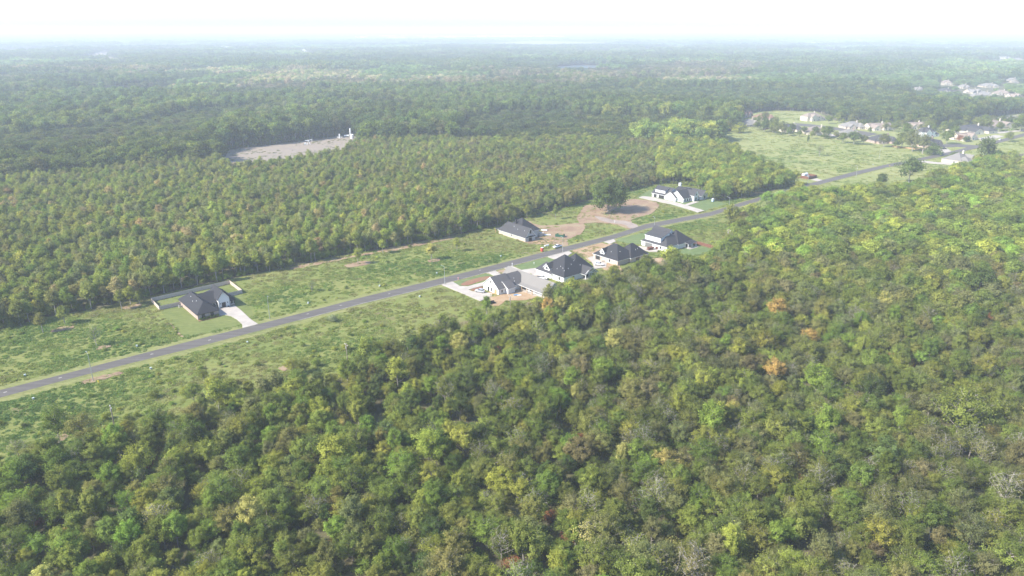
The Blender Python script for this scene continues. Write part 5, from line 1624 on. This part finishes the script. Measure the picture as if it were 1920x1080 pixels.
FORMS['oak'] = [Form(60, H=18.5, Rw=9.2, zb=2.2, nl=46, leafn=9000, lsize=.75, csig=.95, upright=.4, sub=5, low=-.6, elong=1.1)]
LONE = [  # label, px base, py base, px height, form, tone, width factor
    ('large dark green oak alone on the bare brown lot', 1140, 397, 66, 'oak', 'dark green', 1.06),
    ('young yellow green tree left of the board fence', 245, 571, 29, 'oval', 'yellow green', 1.1),
    ('small yellow green tree in the weeds second from the left edge', 122, 607, 27, 'oval', 'olive green', 1.2),
    ('young tree with rusty lower leaves in the weeds near the left edge', 81, 624, 29, 'oval', 'brownish olive', 1.0),
    ('thin sparse sapling alone in the middle of the left meadow', 181, 648, 32, 'sparse', 'mid green', .8),
    ('green tree at the left picture edge before the plantation', 8, 612, 24, 'oval', 'mid green', 1.0),
    ('bright tree with pinkish base at the plantation corner above the fence', 459, 514, 36, 'oval', 'yellow green', 1.0),
    ('slim bright tree on a clear stem right of the plantation corner', 506, 509, 34, 'oval', 'yellow green', .8),
    ('small round tree at the end of the bare strip by the plantation', 528, 507, 18, 'oval', 'mid green', 1.1),
    ('young tree alone in the dark weeds on a brown patch', 671, 495, 31, 'oval', 'yellow green', .9),
    ('green tree just in front of the plantation, leftmost of three', 760, 455, 29, 'oval', 'bright green', .9),
    ('tall slim tree in front of the plantation, middle of three', 802, 451, 30, 'oval', 'olive green', .8),
    ('green tree in front of the plantation, rightmost of three', 842, 447, 26, 'oval', 'mid green', .8),
    ('pale olive wispy tree in the meadow above the second street lamp row', 809, 487, 33, 'oval', 'pale yellow', 1.3),
    ('pale wispy tree in the meadow left of the tan brick house', 857, 471, 28, 'oval', 'yellow green', 1.0),
    ('thin nearly bare sapling in the meadow beyond the brick house lawn', 585, 546, 20, 'sparse', 'olive green', 1.0),
    ('slim olive tree standing left of the large oak', 1041, 411, 30, 'oval', 'olive green', .7),
    ('bright green tree in front of the silver sedan', 913, 592, 40, 'upright', 'bright green', .9),
    ('fresh green tree at the left tip of the near forest', 112, 833, 52, 'feather', 'mid green', .8),
    ('wide olive bush next to the leftmost utility pole', 158, 836, 46, 'feather', 'brownish olive', 1.1),
    ('broad grey green tree alone on the near strip by the field road', 1704, 343, 40, 'lump', 'blue green', 1.1),
    ('wispy tree in the middle of the hay field', 1536, 293, 20, 'sparse', 'mid green', .9),
    ('thin dark tree at the back of the hay field', 1514, 272, 18, 'oval', 'dark green', .5),
    ('small rounded tree before the low mottled roof', 1478, 255, 15, 'oval', 'mid green', 1.1),
    ('round bush at the left end of the hay field', 1386, 249, 16, 'shrub', 'yellow green', 1.4),
    ('tall pale trunked tree at the field edge, left of a pair', 1710, 284, 33, 'lump', 'grey green', .9),
    ('tall pale trunked tree at the field edge, right of a pair', 1729, 289, 30, 'oval', 'grey green', 1.2),
    ('dark round bush beside the drive with the dark pickup', 1750, 291, 16, 'shrub', 'blue green', 1.2),
    ('round clipped shrub before the brown tan gabled house', 1812, 266, 8, 'shrub', 'dark green', 1.0),
    ('reddish shrub left of the brown tan gabled house', 1799, 264, 8, 'shrub', 'rust red', 1.0),
    ('clump of dark trees at the field edge left of the fence', 1600, 271, 22, 'lump', 'blue green', 1.2),
    ('leafy tree at the field edge before the hidden grey roof', 1580, 268, 18, 'lump', 'mid green', 1.0),
    ('green tree left of the pair with pale trunks', 1690, 278, 26, 'lump', 'olive green', 1.0),
    ('low bush between the mottled roof and the cul de sac', 1548, 260, 8, 'shrub', 'dark green', 1.5),
    ('leafy tree behind the white dormer house', 1700, 258, 22, 'lump', 'mid green', 1.0),
    ('tree right of the white dormer house', 1775, 270, 20, 'lump', 'mid green', 1.1),
    ('bush on the near road side by the half hidden grey roof', 1790, 297, 9, 'shrub', 'blue green', 1.2),
    ('tree standing beside the tall cream house', 1553, 232, 14, 'lump', 'mid green', 1.1),
    ('olive tree right of the tall cream house', 1573, 230, 18, 'lump', 'olive green', 1.0),
    ('tree between the brown roofs at the left of the subdivision', 1421, 234, 16, 'lump', 'mid green', .8),
    ('pale green tree right of the brown roofed brick house', 1452, 236, 16, 'lump', 'grey green', .9),
    ('tree between the cul de sac and the tan cream house', 1630, 250, 10, 'lump', 'mid green', .9),
    ('broad tree hiding the rightmost roof of the subdivision', 1912, 247, 24, 'lump', 'mid green', 1.2),
    ('small tree in front of the pale tan hip roof', 1872, 247, 14, 'oval', 'olive green', 1.2),
    ('tree left of the largest slate roof', 1790, 255, 16, 'lump', 'mid green', 1.0),
    ('dark green low tree by the near road strip left of the broad grey tree', 1652, 352, 24, 'lump', 'dark green', .9),
]
FH = {'oak': 18.5, 'oval': 9.5, 'sparse': 9.0, 'upright': 10.0, 'feather': 9.0, 'lump': 11.0, 'shrub': 3.2, 'round': 9.5}
for lb, x, y, hp, fm, tone, wf in LONE:
    X, Y = G(x, y)
    d = math.sqrt(X * X + Y * Y + CAM_H ** 2)
    h = hp * d / FPX / (Y / d + .12)
    s = h / FH[fm]
    w = s * wf
    single('oak_tree' if fm == 'oak' else ('shrub' if fm == 'shrub' else 'young_tree'), lb, 'shrub' if fm == 'shrub' else 'tree', X, Y, fm, R.randrange(len(FORMS[fm])), w, w, s, R.uniform(0, 6), np.array(TINT[tone]) * R.uniform(.95, 1.15))

YP = pg((1390, 240), (1400, 218), (1560, 214), (1700, 234), (1920, 222), (1935, 262), (1790, 275), (1690, 282), (1590, 268), (1450, 252))
YQ = scatter(14, 700, 1400)
YQ = YQ[inpoly(YQ, YP)]
yb = [G(q[2], q[3]) for q in SUB]
yk = 0
YARD = []
for X, Y in YQ:
    if yk >= 120 or NR.random() < .1 or any(math.hypot(X - a_, Y - 9 - b_) < 17 for a_, b_ in yb) or inpoly(np.array([[X, Y]]), ROADPOLY)[0] or any(inpoly(np.array([[X, Y]]), q)[0] for q in GREEN[-12:]): continue
    yk += 1
    s_ = NR.uniform(.55, 1.25)
    near_ = min(range(len(SUB)), key=lambda q: math.hypot(X - yb[q][0], Y - yb[q][1]))
    dx_, dy_ = X - yb[near_][0], Y - yb[near_][1]
    side = ('left of' if dx_ < 0 else 'right of') if abs(dx_) > abs(dy_) else ('behind' if dy_ > 0 else 'in front of')
    YARD.append((X, Y, f"{'small' if s_ < .8 else ('large' if s_ > 1.05 else 'leafy')} yard tree {side} the {' '.join(SUB[near_][1].split()[:6])}", int(NR.integers(0, 3)), s_, NR.uniform(0, 6), np.array(TINT[['mid green', 'olive green', 'dark green', 'grey green'][int(NR.integers(0, 4))]])))
byl = {}
for q in YARD: byl.setdefault(q[2], []).append(q)
for lb, qs in byl.items():
    qs.sort(key=lambda q: q[0] / q[1])
    for k, (X, Y, _, v_, s_, r_, t_) in enumerate(qs):
        tail = '' if len(qs) == 1 else (', leftmost' if k == 0 else (', rightmost' if k == len(qs) - 1 else ', ' + ORD[k] + ' from left'))
        single('yard_tree', lb + tail, 'tree', X, Y, 'lump', v_, s_, s_, s_, r_, t_, 'yard trees of the subdivision')
ACC = [  # striking trees inside the forest, pixel of the crown centre
    ('orange gold tree in the right forest, upper of the three golden ones', 1457, 577, 'round', 'golden', .95, 1.0, (1, .95, 1)), ('golden yellow tree in the right forest right of the orange one', 1519, 629, 'round', 'golden', .70, 1.0, (1, .95, 1)),
    ('dull golden tree in the right forest, lowest of the three golden ones', 1453, 688, 'round', 'golden', .75, 1.0, (1, .95, 1)), ('vivid green domed tree right of the dull golden tree', 1532, 705, 'round', 'bright green', 1.0, 1.12, (1.05, 1, 1)),
    ('pale yellow tree at the upper right of the two golden trees', 1660, 562, 'upright', 'pale yellow', .9, 1.1, (1, 1, 1)), ('pale yellow feathery tree in the middle of the near forest', 1152, 635, 'upright', 'pale yellow', .95, 1.05, (1, 1, 1)),
    ('mustard yellow tree behind the grey roofed white house', 1027, 572, 'upright', 'golden', .8, 1.0, (1, .95, 1)), ('pale yellow tree right of the mustard one behind the white house', 1052, 568, 'upright', 'pale yellow', .75, 1.1, (1, 1, 1)),
    ('dusty pink tree left of the mustard one behind the white house', 988, 580, 'sparse', 'rust red', .8, 1.0, (.9, 1.1, 1.3)), ('bright lime green tree in the middle of the near forest', 1130, 582, 'upright', 'bright green', .95, 1.12, (1.05, 1, 1)),
    ('broad spreading olive tree with bare lower limbs at the right', 1805, 760, 'feather', 'olive green', 1.5, 1.1, (1, 1, 1)), ('lime green upright tree in the right forest below the domed one', 1553, 785, 'upright', 'bright green', 1.0, 1.12, (1.05, 1, 1)),
    ('bright green round tree near the top of the near forest', 1130, 690, 'round', 'bright green', .95, 1.12, (1.05, 1, 1)), ('emerald green tree right of the forest middle', 1335, 780, 'upright', 'bright green', 1.1, 1.12, (1.05, 1, 1)),
    ('lime yellow tree right of the forest middle beside the emerald one', 1345, 770, 'upright', 'yellow green', .8, 1.3, (1, 1, 1)), ('pale yellow bare topped tree at the lower left', 470, 955, 'upright', 'pale yellow', .9, 1.0, (1, 1, 1)),
    ('round yellow green tree at the forest edge left of centre', 865, 640, 'round', 'pale yellow', .8, .95, (1, 1, 1)), ('rust red small tree low in the forest below centre', 1030, 965, 'shrub', 'rust red', .7, .9, (1, 1.1, 1)),
    ('big bright yellow green round tree left of the forest middle', 625, 845, 'round', 'yellow green', 1.05, 1.2, (1, 1, 1)), ('bright lime tree in the forest left of centre', 800, 830, 'round', 'yellow green', 1.0, 1.2, (.95, 1.05, 1)),
    ('bluish green dark tree low on the right', 1660, 845, 'upright', 'blue green', 1.0, 1.2, (1, 1, 1)), ('tall yellow green pair top left of the near forest by the utility pole', 745, 690, 'upright', 'yellow green', 1.0, 1.2, (1, 1, 1)),
    ('dark green spreading tree at the far right of the forest', 1840, 520, 'lump', 'dark green', 1.1, 1.0, (1, 1, 1)), ('bare grey twigged tree at the right picture edge', 1890, 910, 'sparse', 'grey green', 1.0, 1.0, (1, 1, 1)),
    ('bare grey tree at the bottom right of centre', 1300, 1050, 'sparse', 'dusty brown', 1.0, 1.0, (1, 1, 1)), ('bright emerald crown at the bottom right of centre', 1455, 1000, 'upright', 'bright green', .7, 1.12, (1.05, 1, 1)),
]
taken = []
for lb, x, y, fm, tone, s, tm_, hue in ACC:
    s *= 1.22
    h = FH[fm] * s * .68
    X, Y = G(x, y, h)
    single('forest_tree', lb, 'tree', X, Y, fm, R.randrange(len(FORMS[fm])), s, s, s, R.uniform(0, 6), np.array(TINT[tone]) * tm_ * np.array(hue))
    taken.append((X, Y, 4.6 * s))
TREES = [t for t in TREES if all((t[0] - a) ** 2 + (t[1] - b_) ** 2 > r_ * r_ for a, b_, r_ in taken) or t[2] == 'shrub']

cand = [i for i, t in enumerate(TREES) if t[2] in ('round', 'feather', 'upright', 'sparse') and -20 < t[10] < 1940 and t[11] < 1085]
cand.sort(key=lambda i: TREES[i][0] ** 2 + TREES[i][1] ** 2)
ONE = cand[:300 - len(ACC)]
SHAPEW = {'round': 'round', 'feather': 'feathery', 'upright': 'upright', 'sparse': 'twiggy'}
COLS = ['at the left edge', 'near the left edge', 'far left', 'at left', 'mid left', 'inner left', 'just left of the middle', 'just right of the middle', 'inner right', 'mid right', 'at right', 'far right', 'near the right edge', 'at the right edge']
def where(x, y):
    r_ = 'bottom row' if y > 1010 else ('second row' if y > 965 else ('third row' if y > 920 else 'fourth row'))
    return f'{COLS[min(13, max(0, int(x / 1920 * 14)))]} in forest {r_}'
def forest_label(t):
    size = 'tall' if t[6] > .98 else ('small' if t[6] < .78 else 'middling')
    return f'{size} {SHAPEW[t[2]]} {t[9]} tree {where(t[10], t[11])}'
same = {}
for i in ONE: same.setdefault(forest_label(TREES[i]), []).append(i)
FLAB = {}
for lb, ids in same.items():
    ids.sort(key=lambda i: TREES[i][10])
    for k, i in enumerate(ids):
        FLAB[i] = lb if len(ids) == 1 else lb + (', left' if k == 0 else (', right' if k == len(ids) - 1 else ', middle'))
for i in ONE:
    X, Y, fm, var, sx, sy, sz, rot, tint, tone, px_, py_ = TREES[i]
    single('forest_tree', FLAB[i], 'tree', X, Y, fm, var, sx, sy, sz, rot, tint, 'young trees of the near forest')
os_ = set(ONE)
MASS = [t for i, t in enumerate(TREES) if i not in os_]

# --- massed forest: one object of instanced trees
def mass_object(name, items, forms_order, label=None, cat=None):
    src = bpy.data.collections.new(name + ' shapes')      # not part of the scene: only a palette of shapes
    index = {}
    k = 0
    for fm in forms_order:
        for vi, f_ in enumerate(FORMS[fm]):
            o = bpy.data.objects.new('shape%03d' % k, f_.joined)
            src.objects.link(o)
            index[(fm, vi)] = k
            k += 1
    n = len(items)
    me = bpy.data.meshes.new(name)
    me.vertices.add(n)
    co = np.array([(t[0], t[1], 0.0) for t in items], np.float32)
    me.vertices.foreach_set('co', co.ravel())
    def attr(nm, ty, arr, key):
        a = me.attributes.new(nm, ty, 'POINT')
        a.data.foreach_set(key, np.ascontiguousarray(arr).ravel())
    attr('shape', 'INT', np.array([index[(t[2], t[3])] for t in items], np.int32), 'value')
    attr('size', 'FLOAT_VECTOR', np.array([(t[4], t[5], t[6]) for t in items], np.float32), 'vector')
    attr('turn', 'FLOAT', np.array([t[7] for t in items], np.float32), 'value')
    attr('tint', 'FLOAT_COLOR', np.array([(*t[8], 1) for t in items], np.float32), 'color')
    o = link(name, me)
    o['kind'] = 'stuff'
    if label: o['label'] = label
    if cat: o['category'] = cat
    ng = bpy.data.node_groups.new(name, 'GeometryNodeTree')
    ng.interface.new_socket('Geometry', in_out='INPUT', socket_type='NodeSocketGeometry')
    ng.interface.new_socket('Geometry', in_out='OUTPUT', socket_type='NodeSocketGeometry')
    N, Lk = ng.nodes, ng.links
    gi, go = N.new('NodeGroupInput'), N.new('NodeGroupOutput')
    ci = N.new('GeometryNodeCollectionInfo')
    ci.inputs['Collection'].default_value = src
    ci.inputs['Separate Children'].default_value = True
    ci.inputs['Reset Children'].default_value = True
    ip = N.new('GeometryNodeInstanceOnPoints')
    ip.inputs['Pick Instance'].default_value = True
    def named(nm, ty):
        a = N.new('GeometryNodeInputNamedAttribute')
        a.data_type = ty
        a.inputs[0].default_value = nm
        return a.outputs[0]
    cx = N.new('ShaderNodeCombineXYZ')
    Lk.new(named('turn', 'FLOAT'), cx.inputs[2])
    er = N.new('FunctionNodeEulerToRotation')
    Lk.new(cx.outputs[0], er.inputs[0])
    m2p = N.new('GeometryNodeMeshToPoints')
    Lk.new(gi.outputs[0], m2p.inputs[0])
    Lk.new(m2p.outputs[0], ip.inputs['Points'])
    Lk.new(ci.outputs[0], ip.inputs['Instance'])
    Lk.new(named('shape', 'INT'), ip.inputs['Instance Index'])
    Lk.new(er.outputs[0], ip.inputs['Rotation'])
    Lk.new(named('size', 'FLOAT_VECTOR'), ip.inputs['Scale'])
    Lk.new(ip.outputs[0], go.inputs[0])
    md = o.modifiers.new('instances', 'NODES')
    md.node_group = ng
    return o
mass_object('forest', MASS, ['round', 'feather', 'upright', 'sparse', 'shrub', 'oval', 'lump', 'old', 'clump'], 'unbroken mixed green forest stretching to the horizon', 'forest')

# --- weeds of the meadows: one object of instanced tufts
def tuft_form(seed, n, rad, h, ls):
    rng = np.random.default_rng(seed)
    r_ = np.sqrt(rng.random(n)) * rad
    a = rng.random(n) * 6.283
    z = h * rng.random(n) * np.clip(1.15 - (r_ / rad) ** 2, .15, 1)
    c = np.stack([r_ * np.cos(a), r_ * np.sin(a), z + .05], 1)
    nn = rng.normal(0, .42, (n, 3)) + np.array([-.25, -.1, .9])
    nn /= np.linalg.norm(nn, axis=1)[:, None]
    t1 = np.cross(nn, rng.normal(0, 1, (n, 3)))
    t1 /= np.linalg.norm(t1, axis=1)[:, None]
    t2 = np.cross(nn, t1)
    l = ls * rng.uniform(.6, 1.4, (n, 1))
    V = np.stack([c - t2 * l * .6, c + t1 * l * .3, c + t2 * l * .6, c - t1 * l * .3], 1).reshape(-1, 3)
    f_ = Form.__new__(Form)
    f_.joined = leaf_arrays_to_mesh('weed_tuft', V, np.repeat(rng.uniform(.75, 1.25, n), 4), None, [M['leaf']])
    return f_
FORMS['tuft'] = [tuft_form(70 + k, 80, 1.1, .40, .40) for k in range(4)]
FORMS['patch'] = [tuft_form(80 + k, 130, 2.4, .22, .5) for k in range(3)]
WEEDS = []
def weeds(sp, poly, rmax, famw, tones, dens, sr):
    Q = scatter(sp, 40, rmax)
    k = inpoly(Q, poly) & ~inpoly(Q, VERGEPOLY) & ~inpoly(Q, ROADPOLY)
    for gpoly in GREEN: k &= ~inpoly(Q, gpoly)
    for gpoly in BARE: k &= ~(inpoly(Q, gpoly) & (fbm(Q[:, 0], Q[:, 1], 9, 31) + NR.uniform(-.1, .1, len(Q)) < .62))
    Q = Q[k]
    a = math.radians(25)
    ax, ay = Q[:, 0] * math.cos(a) + Q[:, 1] * math.sin(a), -Q[:, 0] * math.sin(a) + Q[:, 1] * math.cos(a)
    n1 = fbm(ax / 2.4, ay, 16, 6)
    n2 = fbm(Q[:, 0], Q[:, 1], 48, 7)
    kk = (n1 * .6 + n2 * .4 + NR.uniform(-.22, .22, len(Q))) > 1 - dens
    Q, n1, n2 = Q[kk], n1[kk], n2[kk]
    for i in range(len(Q)):
        fm = 'tuft' if NR.random() < famw else 'patch'
        tn = tones[int(np.clip((n2[i] * 1.5 - .25 + NR.uniform(-.2, .2)) * len(tones), 0, len(tones) - 1))]
        s = NR.uniform(*sr)
        t = np.array(tn) * NR.uniform(.82, 1.2)
        WEEDS.append((Q[i, 0], Q[i, 1], fm, int(NR.integers(0, len(FORMS[fm]))), s, s * NR.uniform(.8, 1.2), s * NR.uniform(.6, 1.3), NR.uniform(0, 6.28), t))
weeds(2.1, CLEAR, 700, .6, [(.27, .27, .10), (.26, .25, .11), (.255, .28, .088), (.23, .275, .078), (.19, .255, .068), (.145, .22, .058), (.115, .19, .052)], .60, (.55, 1.1))
weeds(4.0, PAD, 1200, .4, [(.22, .22, .09), (.17, .20, .07), (.14, .17, .06)], .26, (.6, 1.2))
weeds(4.2, FIELD, 1200, .3, [(.36, .36, .15), (.32, .34, .13), (.27, .315, .115), (.20, .265, .095)], .5, (.8, 1.6))
mass_object('meadow_weeds', WEEDS, ['tuft', 'patch'], 'rank green weeds and grass tufts covering the cleared land', 'weeds')

# shrubs along the brick house front
for k, (x, y) in enumerate(((.9, -.9), (2.2, -1.0), (3.7, -.9), (5.0, -1.0), (6.4, -.9), (7.9, -.8))):
    X, Y = L2W(H1O, A40, x, y)
    single('shrub', ('leftmost', 'second', 'third', 'fourth', 'fifth', 'rightmost')[k] + ' low clipped shrub in the bed under the brick house windows', 'shrub', X, Y, 'shrub', k % 2, .38, .34, .36, k, np.array(TINT['dark green']) * (1.0 + .1 * (k % 3)), 'shrubs along the brick house front')
bed = [L2W(H1O, A40, *p) for p in ((.1, -.1), (8.4, -.1), (8.6, -1.5), (4, -1.8), (-.4, -1.7))]
sheet('flower_bed', bed, .215, M['soil_red'])
# pale pampas clump in the near meadow
X, Y = G(623, 603)
single('pampas_bush', 'pale pampas like bush alone in the near meadow below the road', 'bush', X, Y, 'shrub', 0, 1.0, 1.0, .8, 0, (.24, .27, .15))

# ------------------------------------------------------------------ haze
hb_ = MB().box(-FAR - 500, FAR + 500, -FAR - 500, FAR + 500, -1.0, 132.0)
hz, nt, b = nmat('haze air')
nt.nodes.remove(b)
pv = nt.nodes.new('ShaderNodeVolumePrincipled')
pv.inputs['Color'].default_value = (.83, .90, 1.0, 1)
pv.inputs['Density'].default_value = HAZE_DENSITY
pv.inputs['Anisotropy'].default_value = 0.0
pv.inputs['Density Attribute'].default_value = ''
nt.links.new(pv.outputs[0], nt.nodes['Material Output'].inputs['Volume'])
ho = hb_.build('haze', hz)
ho['kind'] = 'stuff'
print('trees', len(TREES), 'mass', len(MASS), 'weeds', len(WEEDS))
